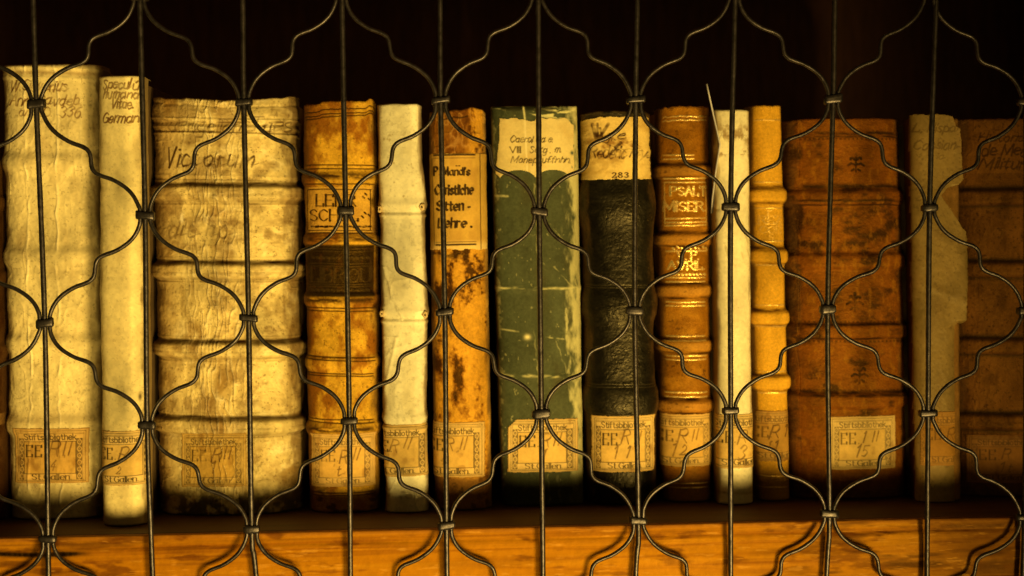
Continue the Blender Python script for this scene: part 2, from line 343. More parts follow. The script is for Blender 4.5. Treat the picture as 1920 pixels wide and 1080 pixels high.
# ------------------------------------------------------------------ the library's printed shelf label
LAB = np.array([.66, .48, .19]); LABD = np.array([.58, .37, .10]); INK = np.array([.035, .022, .012])
def shelf_label(B, x0, y0, W, H, clip, hand, base=LAB, ink=1.0, seed=3, cut=False, slope=0.0, fade=0.0, name_ink=INK):
    k = W / 140.0; q = H / 102.0
    def paint(X, Y):
        Y = Y - slope * (X - x0)
        u = (X - x0) / k; v = (Y - y0) / q
        c = np.ones(X.shape + (3,)) * base
        inner = ((u > 19.5) & (u < 116) & (v > 26) & (v < 84)).astype(float)
        c = mix(c, base * [.93, .86, .62], inner * .8)
        c = c * (1 + .10 * fbm(X, Y, 26, 26, seed, 4) + .05 * fbm(X, Y, 5, 5, seed + 1, 3))[..., None]
        c = mix(c, base * [.6, .45, .3], sst(.35, .9, fbm(X, Y, 18, 24, seed + 9, 3)) * .55)
        c = mix(c, base * [.55, .42, .3], sst(4, 0, np.minimum(np.minimum(u, 140 - u), np.minimum(v, 102 - v))) * .5)
        m = np.zeros(X.shape)
        def rect(a, b, c_, d, wd, s=1.0):
            e = np.minimum(np.abs(u - a), np.abs(u - c_)) ; f = np.minimum(np.abs(v - b), np.abs(v - d))
            r = np.where((v > b - wd) & (v < d + wd), np.clip(1.3 - e / wd, 0, 1), 0); t = np.where((u > a - wd) & (u < c_ + wd), np.clip(1.3 - f / wd, 0, 1), 0)
            return np.maximum(r, t) * s
        m = np.maximum(m, rect(6, 4.5, 134, 98, .8, .75)); m = np.maximum(m, rect(9, 7.5, 131, 96, .5, .6))
        m = np.maximum(m, rect(19, 25, 116.5, 84.5, .8, .85))
        for a, b in ((9.5, 18.5), (117.5, 129)):
            strip = ((u > a) & (u < b) & (v > 19) & (v < 96)).astype(float) * .72
            cyc = ((v - 20) % 12.6) - 6.3; cen = (a + b) / 2
            rr = np.hypot(u - cen, cyc); ringm = np.clip(1.5 - np.abs(rr - 3.6) / .9, 0, 1); dot = np.clip(1.6 - rr / .9, 0, 1)
            sw = np.clip(1.4 - np.abs(u - cen - 3.4 * np.sin((v - 20) / 12.6 * math.pi)) / .9, 0, 1)
            m = np.maximum(m, strip * (1 - .85 * np.maximum(ringm, np.maximum(dot, sw))))
        m = np.maximum(m, ((u > 9) & (u < 131) & (v > 8.5) & (v < 11)).astype(float) * .35)
        xf = lambda a: x0 + a * k
        t1 = letters('Stiftsbibliothek', 0, 0, 11.2, 'sans', pen=.155, fit=97)
        t2 = letters('St.Gallen.', 0, 0, 10.6, 'roman', pen=.145, fit=74)
        t3 = letters('EE.', 0, 0, 20.5, 'roman', pen=.105, fit=36, track=3.0)
        S = []
        for T, ox, oy in ((t1, 20, 21.5), (t2, 34, 97 - 1.6), (t3, 24, 52.5)):
            S += [(x0 + (a + ox) * k, y0 + (b + oy) * q, x0 + (c_ + ox) * k, y0 + (d + oy) * q, wd * (k + q) / 2) for a, b, c_, d, wd in T]
        m = np.maximum(m, raster(S, X, Y, .5) * .95)
        m = m * (.86 + .14 * fbm(X, Y, 6, 6, seed + 4, 2)) * ink * (1 - fade * sst(0, .7, fbm(X, Y, 25, 25, seed + 5, 2)))
        c = mix(c, name_ink, np.clip(m, 0, 1))
        hs = []
        for (t, ox, oy, cap) in hand:
            hs += [(x0 + a * k, y0 + b * q, x0 + c_ * k, y0 + d * q, wd) for a, b, c_, d, wd in
                   [(aa + ox, bb + oy, cc + ox, dd + oy, ww) for aa, bb, cc, dd, ww in letters(t, 0, 0, cap, 'hand', wid=1.0, pen=.10, seed=seed + int(ox), track=3.4)]]
        hm = raster(hs, X, Y, .6) * (.62 + .25 * fbm(X, Y, 8, 8, seed + 6, 2))
        c = mix(c, [.13, .055, .02], np.clip(hm, 0, 1))
        return c, np.full(X.shape, .62)
    def outl(X, Y):
        Yq = Y - slope * (X - x0)
        jag = 1.1 * fbm(X, Y, 7, 7, seed + 20, 3)
        m = np.minimum(np.minimum(X - x0, x0 + W - X), np.minimum(Yq - y0, y0 + H - Yq)) + .6 + jag
        if cut: m = np.minimum(m, (X - x0) + (Yq - y0) - 15)
        return m
    lay(B, 'shelf_label', max(clip[0], x0 - 1), min(clip[1], x0 + W + 1), y0 - 2 + min(0, slope * W), y0 + H + 2 + max(0, slope * W), paint, outline=outl)

# ------------------------------------------------------------------ painting helpers for spines
VEL = np.array([.70, .60, .30])
def vellum(px, py, s, base=VEL, mot=.16, brown=.35, bcol=(.50, .34, .13)):
    c = np.ones(px.shape + (3,)) * base
    c = c * (1 + 1.6 * mot * fbm(px, py, 60, 90, s, 5) + .08 * fbm(px, py, 6, 6, s + 1, 3))[..., None]
    c = mix(c, bcol, sst(.1, 1.0, fbm(px, py, 45, 90, s + 2, 4)) * min(1, brown * 1.6))
    c = mix(c, np.array(bcol) * .8, sst(.1, .9, fbm(px, py, 20, 34, s + 12, 3)) * min(.5, brown * .7))
    c = mix(c, np.array(bcol) * .5, sst(.55, .75, fbm(px, py, 4, 4, s + 3, 2)) * min(.5, brown))      # specks
    return c
def cords(px, py, ys, w, H, slope=0.0, p=4, s=1, jit=1.5):
    h = 0
    for i, y in enumerate(ys):
        yy = y + slope * (px - px.mean()) + jit * fbm(px, px * 0, 60, 60, s + i, 2)
        h = h + H * np.exp(-np.abs((py - yy) / w) ** p)
    return h
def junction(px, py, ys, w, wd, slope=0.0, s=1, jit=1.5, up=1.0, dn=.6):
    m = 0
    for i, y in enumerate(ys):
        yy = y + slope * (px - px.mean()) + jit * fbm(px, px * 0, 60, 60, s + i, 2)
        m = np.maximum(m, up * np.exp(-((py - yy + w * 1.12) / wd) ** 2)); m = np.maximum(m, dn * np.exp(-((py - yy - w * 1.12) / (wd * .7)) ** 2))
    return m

# --- 1 tall vellum folio
def p1(px, py, t):
    c = vellum(px, py, 11, VEL * [1, .97, .9], .14, .35)
    h = cords(px, py, [305, 482, 645, 800], 16, 1.9, .0, 3, 3) + .25 * fbm(px, py, 40, 60, 5, 4)
    h += cords(px, py, [127], 5, .8, .02, 2, 2) + cords(px, py, [146], 4, .4, .02, 2, 2)
    c = mix(c, [.36, .22, .08], np.exp(-((py - 136 - .02 * (px - 90)) / 4) ** 2) * .55)
    for x, a in ((47, .8), (104, 1.0), (150, .3)):
        xx = x + (py - 120) * .014 + 6 * fbm(py, py * 0, 60, 60, x, 3)
        r = np.exp(-((px - xx) / 2.2) ** 2) * np.clip(.6 + fbm(px * 0, py, 30, 30, x + 1, 2), 0, 1) * a
        h = h + .7 * r; c = mix(c, [.86, .78, .50], r * .45)
    h += .25 * ridge(px, py, 30, 60, 9) + .3 * fbm(px, py, 22, 40, 6, 3) + .08 * fbm(px, py, 4, 4, 4, 2)
    S = letters('W.Sieverius', 16, 170, 20, 'hand', fit=108, pen=.12, seed=4) + letters('Ann. Cavdeb.', 14, 197, 20, 'hand', fit=136, pen=.12, seed=5) \
        + letters('an.S.D.', 34, 218, 17, 'hand', fit=62, pen=.12, seed=6) + letters('336.', 112, 219, 20, 'hand', fit=40, pen=.12, seed=7)
    m = raster(S, px, py, .7) * (.72 + .45 * fbm(px, py, 12, 12, 7, 2))
    c = mix(c, [.24, .11, .03], np.clip(m, 0, 1))
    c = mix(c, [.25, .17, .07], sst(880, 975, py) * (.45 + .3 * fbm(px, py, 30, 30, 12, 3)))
    c = mix(c, [.42, .26, .09], np.exp(-((py - 785) / 14) ** 2) * .2)
    return c, h, np.full(px.shape, .48), px * 0
b = book('tall_vellum_book', 'tallest book, pale vellum folio with faded brown script, at the far left of the row', (8, 184), (25, 188), 120, .054, p1, M_VEL, dep=15, n=3.0, body=(.30, .19, .07), depth=.33, wob=.5, topfn=lambda x: 1.0 * fbm(x, x * 0, 20, 20, 3, 3), seed=2)
shelf_label(b, 26, 802, 139, 103, (26, 166), [('R.', 66, 52, 26), ('II', 92, 50, 24), ('4', 67, 78, 20)], base=LAB * [.95, .82, .6], seed=4, slope=.01)

# --- 2 slim vellum
def p2(px, py, t):
    c = vellum(px, py, 21, VEL * [1.06, 1.04, .95], .08, .18)
    h = .25 * fbm(px, py, 40, 120, 25, 3) + .5 * np.exp(-((py - 545) / 20) ** 2) - .35 * np.exp(-((py - 350) / 8) ** 2) * sst(240, 200, px) + .06 * fbm(px, py, 5, 5, 4, 2)
    S = letters('Specul', 189, 166, 18, 'hand', fit=52, pen=.145, seed=4) + letters('u~', 246, 168, 19, 'hand', fit=9, pen=.12, seed=9) + letters('humana', 190, 184, 17, 'hand', fit=66, pen=.145, seed=5) \
        + letters('Vitae.', 207, 203, 18, 'hand', fit=40, pen=.145, seed=6) + letters('German', 189, 229, 18, 'hand', fit=66, pen=.145, seed=7)
    m = raster(S, px, py, .7) * (.85 + .3 * fbm(px, py, 14, 14, 7, 2)); c = mix(c, [.24, .11, .03], np.clip(m, 0, 1))
    c = mix(c, [.12, .07, .03], np.exp(-((px - 260) / 2.5) ** 2 - ((py - 745) / 7) ** 2) * .9)
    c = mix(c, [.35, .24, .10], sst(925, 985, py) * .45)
    return c, h, np.full(px.shape, .42), px * 0
b = book('slim_vellum_book', 'slim cream vellum book, its short brown title in four lines, second from the left', (184, 262), (193, 273), 141, .033, p2, M_VEL, dep=10, n=2.2, inset=.0022, body=(.10, .06, .02), depth=.2, wob=.35, topfn=lambda x: .6 * fbm(x, x * 0, 20, 20, 8, 2), seed=5)
shelf_label(b, 166, 809, 118, 102, (188, 272), [('R', 66, 56, 26), ('2', 62, 80, 14)], base=LAB * [1.04, 1.0, .9], seed=14, slope=-.01)

# --- 3 broad vellum on raised cords
def p3(px, py, t):
    c = vellum(px, py, 31, VEL * [.98, .90, .72], .2, .75, (.42, .26, .07))
    ys = [362, 508, 657, 800]
    h = cords(px, py, ys, 14, 3.0, .005, 6, 3, 1) + cords(px, py, [212], 14, .7, 0, 2, 3)
    for y, a in ((223, .7), (231, -.5), (238, .6), (246, -.6), (250, .5), (196, -.4), (330, .25), (336, -.3)): h = h + a * np.exp(-((py - y - .02 * (px - 420)) / 2.3) ** 2)
    for y in ys:
        for dy, a in ((-24, .3), (-20, -.3), (19, -.35), (22, .3), (2, -.25)): h = h + a * np.exp(-((py - y - dy) / 1.8) ** 2) * (.6 + .5 * fbm(px, py, 40, 9, int(y), 2))
    wr = ridge(px + 6 * fbm(px, py, 60, 40, 3, 2), py, 9, 55, 33, 2) * np.exp(-((px - 405 - .02 * (py - 500)) / 48) ** 2)
    h += 1.3 * wr + .4 * ridge(px, py, 26, 16, 36) * sst(.1, .6, fbm(px, py, 60, 60, 37, 3)) + .5 * fbm(px, py, 26, 26, 38, 4) + .09 * fbm(px, py, 4, 4, 39, 2)
    c = mix(c, [.88, .80, .50], wr * .45)
    c = mix(c, [.82, .70, .36], sst(.1, .9, fbm(px, py, 26, 20, 40, 4)) * .6)
    c = mix(c, [.24, .12, .03], sst(.05, .7, fbm(px, py, 30, 26, 48, 5) + .3 * np.exp(-((px - 400) / 60) ** 2)) * .45)
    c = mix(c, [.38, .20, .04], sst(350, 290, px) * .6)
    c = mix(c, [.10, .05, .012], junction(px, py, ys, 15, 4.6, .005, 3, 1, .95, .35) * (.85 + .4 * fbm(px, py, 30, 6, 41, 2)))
    c = mix(c, [.2, .11, .03], (np.exp(-((py - 228) / 2) ** 2) + np.exp(-((py - 246) / 2.2) ** 2)) * np.clip(.5 + 1.1 * fbm(px, py, 20, 9, 42, 3), 0, 1) * .9)
    S = letters('Suengelich Thes', 290, 246, 26, 'hand', fit=250, pen=.11, seed=4)
    m = raster(S, px, py, .8) * np.clip(.5 + .6 * fbm(px, py, 14, 14, 7, 2), 0, 1)
    S = letters('Vict', 305, 312, 34, 'hand', fit=62, pen=.11, seed=5, track=3) + letters('orum', 380, 312, 30, 'hand', fit=92, pen=.11, seed=6, track=3) + letters('die hp', 312, 444, 32, 'hand', fit=112, pen=.11, seed=8, track=3)
    m2 = raster(S, px, py, .8) * np.clip(.75 + .4 * fbm(px, py, 14, 14, 9, 2), 0, 1) * (1 - .45 * (py > 380))
    c = mix(c, [.13, .06, .015], np.clip(np.maximum(m, m2), 0, 1))
    c = mix(c, [.32, .18, .05], sst(.1, .8, fbm(px, py, 40, 16, 45, 4)) * ((py > 385) & (py < 470)) * .5)
    c = mix(c, [.92, .85, .6], np.exp(-((px - 340) / 3) ** 2 - ((py - 410) / 8) ** 2) * .8)
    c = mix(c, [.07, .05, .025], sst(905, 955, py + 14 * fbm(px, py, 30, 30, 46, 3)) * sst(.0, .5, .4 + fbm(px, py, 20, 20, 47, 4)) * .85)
    return c, h, np.full(px.shape, .47), px * 0
b = book('broad_vellum_book', 'broadest book, golden wrinkled vellum on four raised cords with large faded script', (286, 549), (298, 561), 182, .0557, p3, M_VEL, dep=22, n=2.6, body=(.34, .22, .08), depth=.2, wob=.35, topfn=lambda x: -6 * sst(520, 545, x) + 5 * np.exp(-((x - 430) / 60) ** 2) + 1.4 * fbm(x, x * 0, 16, 16, 3, 3) - 4 * sst(310, 290, x), seed=8)
shelf_label(b, 340, 812, 122, 100, (338, 463), [('R', 66, 54, 26), ('II', 92, 50, 24), ('1', 62, 78, 24)], base=LAB * [.86, .78, .52], ink=.85, seed=24, fade=.5)

# --- 4 tan calf with two lettering pieces
TAN = np.array([.64, .36, .03])
def p4(px, py, t):
    c = np.ones(px.shape + (3,)) * TAN
    c = c * (1 + .16 * fbm(px, py, 40, 50, 51, 4) + .13 * fbm(px, py, 5, 5, 52, 3))[..., None]
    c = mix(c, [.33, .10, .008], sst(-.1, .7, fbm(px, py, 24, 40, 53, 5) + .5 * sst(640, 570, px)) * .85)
    c = mix(c, [.12, .045, .01], sst(.55, .75, fbm(px, py, 4, 4, 54, 3)) * .5)
    ys = [334, 450, 562, 681, 806]
    h = cords(px, py, [334, 681, 806], 11, 1.3, -.02, 4, 3, .6) + cords(px, py, [450], 10, 1.2, 0, 4, 4, .6) + cords(px, py, [563], 12, 1.5, 0, 4, 4, .6) + .05 * fbm(px, py, 4, 4, 55, 2) + .15 * fbm(px, py, 30, 30, 56, 3)
    dirt = np.clip(.95 + 1.2 * fbm(px, py, 16, 5, 57, 3), 0, 1)
    for y in (330, 563, 806, 448):
        c = mix(c, [.07, .028, .008], np.exp(-((py - y) / 5.5) ** 2) * dirt * .95 * sst(568, 585, px) * sst(704, 690, px))
    c = mix(c, [.28, .11, .015], (np.exp(-((py - 432) / 12) ** 2)) * .7)
    for y, sl in ((207, -.025), (216, -.035), (221, -.04), (309, 0), (316, 0), (345, 0), (577, .01), (583, .01), (668, .03), (674, .03), (700, .02), (704, .02), (786, .02), (792, .02), (926, -.02), (931, -.02)):
        ln = hline(px, py, y, 1.3, 568, 702, sl, .5, int(y)); c = mix(c, [.06, .025, .008], ln * .85); h = h - .18 * ln
    # upper lettering piece
    pc = ((py > 350) & (py < 437)).astype(float) * sst(566, 571, px) * sst(702, 698, px)
    c = mix(c, [.68, .40, .065], pc * .7)
    fr = np.maximum.reduce([hline(px, py, 355, 1, 573, 698), hline(px, py, 432, 1, 573, 698), hline(px, py, 437, 1.4, 573, 700), vline(px, py, 694, 1, 355, 432), vline(px, py, 574, .8, 355, 432)])
    S = letters('LEHR', 592, 386, 21, 'roman', fit=74, pen=.125) + letters('SCHUL', 579, 414, 21, 'roman', fit=92, pen=.125)
    for i in range(13): S.append((582 + 9 * i, 424.5 + (i % 2) * .8, 587 + 9 * i, 424.5, 4.5 if i % 2 else 3.2))
    for x, y in ((684, 362), (690, 372), (680, 368), (683, 398), (690, 402), (678, 405)): S.append((x, y, x + 3, y + 3, 3))
    m = np.maximum(raster(S, px, py, .5) * np.clip(.85 + .4 * fbm(px, py, 8, 8, 58, 2), 0, 1), fr * .8) * (py > 349) * (py < 440)
    c = mix(c, [.045, .018, .006], np.clip(m * 1.15, 0, 1)); h = h - .25 * np.clip(m, 0, 1)
    # lower dark lettering piece
    dk = sst(456, 462, py) * sst(560, 553, py) * sst(568, 574, px) * sst(703, 698, px)
    c = mix(c, [.024, .013, .005], dk * .97); c = mix(c, [.13, .05, .008], dk * sst(.3, .8, fbm(px, py, 12, 12, 59, 3)) * .6)
    S2 = letters('LIBR.OU', 582, 528, 25, 'roman', fit=112, pen=.13)
    for yy in (482, 543):
        for i in range(12): S2.append((584 + 9.4 * i, yy, 588 + 9.4 * i, yy + 1.5, 5))
    fr2 = np.maximum.reduce([hline(px, py, y, 1.1, 573, 699) for y in (466, 471, 494, 499, 533, 537, 552, 556)])
    m2 = np.maximum(raster(S2, px, py, .6) * .8, fr2 * .75) * dk
    c = mix(c, [.10, .062, .02], m2 * .75); h = h + .22 * m2
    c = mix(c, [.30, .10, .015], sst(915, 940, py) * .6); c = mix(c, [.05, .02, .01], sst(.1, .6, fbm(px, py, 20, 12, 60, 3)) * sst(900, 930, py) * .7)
    return c, h, np.clip(.44 + .1 * fbm(px, py, 9, 9, 61, 2), .2, 1), px * 0
b = book('tan_leather_book', 'golden tan calf book with black lettered upper panel and dark brown panel below it', (565, 704), (577, 711), 190, .0553, p4, M_LEA, dep=15, n=2.3, body=(.4, .18, .03), depth=.16, wob=.35,
         topfn=lambda x: -1.5 + 5 * sst(610, 595, x) - 5 * sst(683, 692, x) + 6 * sst(696, 703, x) + 1.2 * fbm(x, x * 0, 7, 7, 3, 3), seed=12)
shelf_label(b, 582, 813, 121, 100, (582, 704), [('R.', 62, 56, 24), ('II', 92, 50, 22), ('t', 56, 80, 20), (',', 52, 60, 14)], base=LAB * [1, .88, .66], seed=34, ink=.8, fade=.45)

# --- 5 white limp vellum
def p5(px, py, t):
    c = vellum(px, py, 61, np.array([.70, .65, .42]), .10, .22, (.50, .42, .20))
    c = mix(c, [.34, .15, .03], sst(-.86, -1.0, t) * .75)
    h = .3 * fbm(px, py, 40, 60, 62, 3) + .05 * fbm(px, py, 4, 4, 4, 2)
    for y in (392, 592, 792): h = h + .7 * np.exp(-((py - y + 8) / 8) ** 2) - .45 * np.exp(-((py - y - 6) / 3.5) ** 2) + .5 * np.exp(-((py - y - 12) / 4) ** 2)
    h += .55 * np.exp(-((px - 722 - .35 * (py - 510) + 6 * fbm(px, py, 30, 30, 5, 2)) / 3) ** 2) * ((py > 500) & (py < 600)) \
        + .5 * np.exp(-((px - 742 + .22 * (py - 640)) / 3.5) ** 2) * ((py > 630) & (py < 770)) + .3 * ridge(px, py, 40, 50, 66) * (py > 480)
    S = letters('nobis opt m', 712, 234, 11, 'hand', fit=70, pen=.09, seed=3) + letters('saecul .a', 716, 254, 11, 'hand', fit=60, pen=.09, seed=8) + letters('.ma d.. m', 716, 278, 10, 'hand', fit=62, pen=.09, seed=2)
    m = raster(S, px, py, .8) * np.clip(.1 + .6 * fbm(px, py, 14, 10, 7, 2), 0, .5); c = mix(c, [.25, .19, .06], np.clip(m, 0, 1))
    c = mix(c, [.40, .29, .10], sst(.62, .8, fbm(px, py, 9, 9, 67, 3)) * ((py > 215) & (py < 390)) * .6)
    c = mix(c, [.25, .13, .04], np.exp(-((py - 928) / 12) ** 2) * sst(.2, .7, fbm(px, py, 14, 10, 68, 3)) * .5)
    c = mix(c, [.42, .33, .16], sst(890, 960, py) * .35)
    return c, h, np.full(px.shape, .5), px * 0
b = book('white_vellum_book', 'narrow whitish limp vellum book with three creased folds, right of the tan leather book', (706, 789), (722, 804), 194, .0518, p5, M_VEL, dep=9, n=2.6, body=(.42, .34, .17), depth=.15, wob=.4,
         topfn=lambda x: .8 * fbm(x, x * 0, 20, 20, 3, 2) + 2 * sst(780, 789, x), edge=([(195, 0), (960, 0)], [(195, 0), (300, -1), (330, 4), (380, 6), (420, 3), (560, 3), (700, 1), (780, -2), (960, -1)]), seed=15)
shelf_label(b, 680, 798, 126, 97, (716, 807), [('R', 56, 52, 24), ('II', 86, 46, 22)], base=LAB * [1.02, .98, .85], seed=44, slope=-.02)
# little alum-tawed straps laced through the folds
for (x, y) in ((712, 392), (791, 388), (716, 588), (797, 590)):
    px_ = aty(x, y, .0475); r = 5.0
    ring = [(math.cos(a) * r * .9 * .285 * MM * (1.2 if x > 750 else .9), math.sin(a) * 2.3 * r * .6 * .285 * MM) for a in np.linspace(0, 2 * math.pi, 9)[:-1]]
    V = []; F = []
    for k2, (yy, sc) in enumerate(((.004, 1.15), (0, 1.1), (-.0016, .75), (-.0012, .35))):
        for j, (a_, b_) in enumerate(ring): V.append(px_ + np.array([a_ * sc * (1 + .25 * math.sin(j * 2.3 + x)), yy, b_ * sc * (1 + .2 * math.cos(j * 3.1 + y))]))
        if k2:
            for j in range(8): o_ = (k2 - 1) * 8; F.append([o_ + j, o_ + (j + 1) % 8, o_ + 8 + (j + 1) % 8, o_ + 8 + j])
    nV = len(V); F += [[nV - 8 + j, nV - 8 + (j + 1) % 8, nV - 8 + (j + 4) % 8, nV - 8 + (j + 3) % 8] for j in (0,)]
    mesh_np('lacing_strap', V, F, plain('tawed_skin', (.55, .40, .18), .7, 0, 500, .3, .5), b.e, b.org)

# --- 6 mottled calf with handwritten paper title
def p6(px, py, t):
    c = np.ones(px.shape + (3,)) * np.array([.66, .33, .03])
    f = .9 * fbm(px, py, 20, 46, 71, 5) + .3 * fbm(px, py, 5, 5, 72, 3)
    c = c * (1 + .12 * fbm(px, py, 8, 8, 73, 3))[..., None]
    c = mix(c, [.26, .075, .007], sst(-.35, .35, f - .35 * sst(855, 905, px)) * .85)
    c = mix(c, [.05, .018, .006], sst(.15, .6, f - .3 * sst(855, 905, px) + .2 * sst(720, 620, py)) * .8)
    h = .05 * fbm(px, py, 4, 4, 74, 2) + .2 * fbm(px, py, 24, 60, 75, 3) + .35 * ridge(px, py, 14, 30, 76) * ((py < 290) & (py > 215))
    up = (py < 290).astype(float)
    c = mix(c, [.26, .085, .012], up * sst(892, 868, px + 8 * fbm(px, py, 20, 20, 77, 3)) * .8)
    c = mix(c, [.60, .33, .08], up * ridge(px, py, 12, 22, 78) * .55)
    ln = hline(px, py, 221, 1.6, 822, 880, 0); c = mix(c, [.06, .03, .01], ln * .8)
    ln = hline(px, py, 205, 3, 822, 885, 0, 1.5); c = mix(c, [.09, .04, .01], ln * .7)
    c = mix(c, [.05, .025, .01], np.exp(-((py - 478) / 6) ** 2) * np.clip(.5 + fbm(px, py, 18, 6, 79, 3), 0, 1) * sst(905, 860, px) * .9)
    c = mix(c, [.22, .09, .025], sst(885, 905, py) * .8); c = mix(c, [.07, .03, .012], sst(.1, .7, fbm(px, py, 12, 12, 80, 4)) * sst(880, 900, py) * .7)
    c = mix(c, [.80, .52, .14], sst(.86, .97, t) * .6)
    return c, h, np.clip(.42 + .12 * fbm(px, py, 9, 9, 81, 2), .2, 1), px * 0
b = book('mottled_leather_book', 'mottled brown calf book with a large yellow paper title in black blackletter script', (804, 911), (815, 924), 205, .0558, p6, M_LEA, dep=12, n=2.4, body=(.30, .12, .02), depth=.15, wob=.3,
         topfn=lambda x: 3 * sst(850, 830, x) - 5 * np.exp(-((x - 885) / 14) ** 2) + 4 * sst(903, 911, x) + .8 * fbm(x, x * 0, 7, 7, 3, 3), seed=17)
def tl6(X, Y):
    c = np.ones(X.shape + (3,)) * np.array([.64, .39, .07])
    c = c * (1 + .07 * fbm(X, Y, 30, 30, 82, 4) + .04 * fbm(X, Y, 4, 4, 83, 3))[..., None]
    c = mix(c, [.50, .27, .05], sst(.2, .9, fbm(X, Y, 24, 50, 84, 3)) * .5)
    c = mix(c, [.84, .64, .25], sst(447, 462, Y) * .5)
    sx = (Y - 290) * .03
    m = np.maximum.reduce([hline(X, Y, 290, 1.8, 811, 893, 0, .3) * .95, hline(X, Y, 296, .8, 811, 893, 0, .3) * .45, hline(X, Y, 459, 1.8, 815, 895, -.01, .3) * .95, hline(X, Y, 454, .9, 815, 895, -.01, .3) * .6,
                           vline(X - sx, Y, 810, .9, 296, 459) * .55, vline(X - sx * .4, Y, 899.5, .9, 286, 468) * .75])
    S = letters('P. M', 814, 328, 15, 'black', fit=26, pen=.19, seed=2, track=2.4) + letters("andl's", 843, 328, 13.5, 'black', fit=37, pen=.19, seed=3) \
        + letters('Christliche', 816, 364, 17, 'black', fit=70, pen=.19, seed=5) + letters('Sitten -', 819, 394, 17, 'black', fit=62, pen=.19, seed=6) + letters('Lehre .', 822, 426, 17, 'black', fit=62, pen=.19, seed=8)
    S += [(855, 311, 857, 311, 2), (860, 311, 862, 311, 2)]
    m = np.maximum(m, raster(S, X, Y, .5) * (.9 + .1 * fbm(X, Y, 6, 6, 85, 2)))
    c = mix(c, [.045, .018, .012], np.clip(m, 0, 1))
    return c, np.full(X.shape, .6)
lay(b, 'title_label', 804.5, 913, 286, 472, tl6, outline=lambda X, Y: np.minimum(Y - 287, 469 - Y + 2.5 * fbm(X, Y * 0, 12, 12, 86, 3)) + .3 * fbm(X, Y, 6, 6, 2, 2), label='yellow handwritten paper title')
shelf_label(b, 783, 792, 126, 103, (811, 911), [('R.', 56, 54, 24), ('II', 88, 50, 22), ('4', 48, 78, 18)], base=LAB * [1.04, .94, .72], seed=54)

# --- 7 green paper boards
def p7(px, py, t):
    c = np.ones(px.shape + (3,)) * np.array([.108, .130, .064])
    c = c * (1 + .22 * fbm(px, py, 30, 60, 91, 4) + .14 * fbm(px, py, 4, 4, 92, 3))[..., None]
    c = mix(c, [.12, .11, .045], sst(.0, .9, fbm(px, py, 26, 90, 93, 4)) * .45)
    pale = np.array([.62, .57, .26])
    ev = sst(.62, .97, t + .22 * fbm(px, py, 9, 24, 94, 4)) * (1 - .6 * sst(880, 900, py))
    c = mix(c, pale, ev * .85)
    c = mix(c, pale * .8, sst(-.93, -1.0, t + .1 * fbm(px, py, 9, 12, 95, 3)) * .5)
    # scuffs, scratches and rubbed folds
    for (x0, y0, x1, y1, w_, a) in ((1003, 345, 1012, 540, 1.2, .5), (1000, 620, 1016, 780, 1.0, .35), (925, 366, 950, 368, 2.2, .6), (1030, 420, 1070, 470, 1, .5), (1040, 500, 1075, 540, 1, .5), (940, 618, 975, 622, 1.5, .6), (1018, 632, 1060, 636, 1, .6),
                                     (1070, 345, 1082, 560, 1.3, .5), (1045, 892, 1052, 940, 2.5, .35), (1028, 890, 1030, 945, 1.8, .4), (1062, 580, 1068, 700, 2.5, .6), (1044, 640, 1064, 700, 1, .4)):
        d = raster([(x0, y0, x1, y1, w_ * 2)], px + 3 * fbm(px, py, 12, 12, 96, 2), py, 1.0); c = mix(c, pale, d * a * np.clip(.6 + fbm(px, py, 8, 8, 97, 2), 0, 1))
    for y in (540, 705):
        c = mix(c, pale, np.exp(-((py - y - 2 * fbm(px, py, 20, 20, 98, 2)) / 2.6) ** 2) * np.clip(.25 + 1.1 * fbm(px, py, 16, 6, 99 + y, 3), 0, 1))
    c = mix(c, [.78, .68, .32], np.exp(-((px - 989) / 6) ** 2 - ((py - 632) / 5) ** 2))
    c = mix(c, pale, sst(.72, .9, fbm(px, py, 6, 9, 100, 3)) * .35)
    hd = sst(228, 216, py) * sst(.0, .35, fbm(px, py, 34, 7, 101, 3) + .25 * sst(1000, 1075, px) - .1)
    c = mix(c, pale * 1.1, hd * .9)
    c = mix(c, [.02, .02, .012], np.exp(-((py - 203) / 4.5) ** 2) * sst(935, 945, px) * sst(1042, 1034, px) * .85)
    c = mix(c, pale * 1.15, np.exp(-((px - 981 - (py - 197) * .12) / 1.8) ** 2) * ((py < 226)) * .9)
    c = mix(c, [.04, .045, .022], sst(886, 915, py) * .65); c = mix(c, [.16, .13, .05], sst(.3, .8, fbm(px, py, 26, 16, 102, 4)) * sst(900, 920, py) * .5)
    h = .07 * fbm(px, py, 5, 5, 103, 3) + .15 * fbm(px, py, 30, 80, 104, 3) + .45 * np.exp(-((py - 541) / 6) ** 2) + .3 * np.exp(-((py - 706) / 5) ** 2) + .3 * np.exp(-((px - 1006 - (py - 200) * .03) / 2.5) ** 2) * (py < 560)
    return c, h, np.full(px.shape, .55), px * 0
b = book('green_book', 'scuffed green paper covered book with pale rubbed right edge and scalloped title paper', (921, 1084), (944, 1097), 198, .0628, p7, M_PAP, dep=9, n=3.2, hinge=.15, body=(.08, .11, .05), depth=.16, wob=.25,
         topfn=lambda x: .8 * fbm(x, x * 0, 14, 14, 3, 3) + 2 * sst(1042, 1046, x) * sst(1050, 1046, x), seed=20)
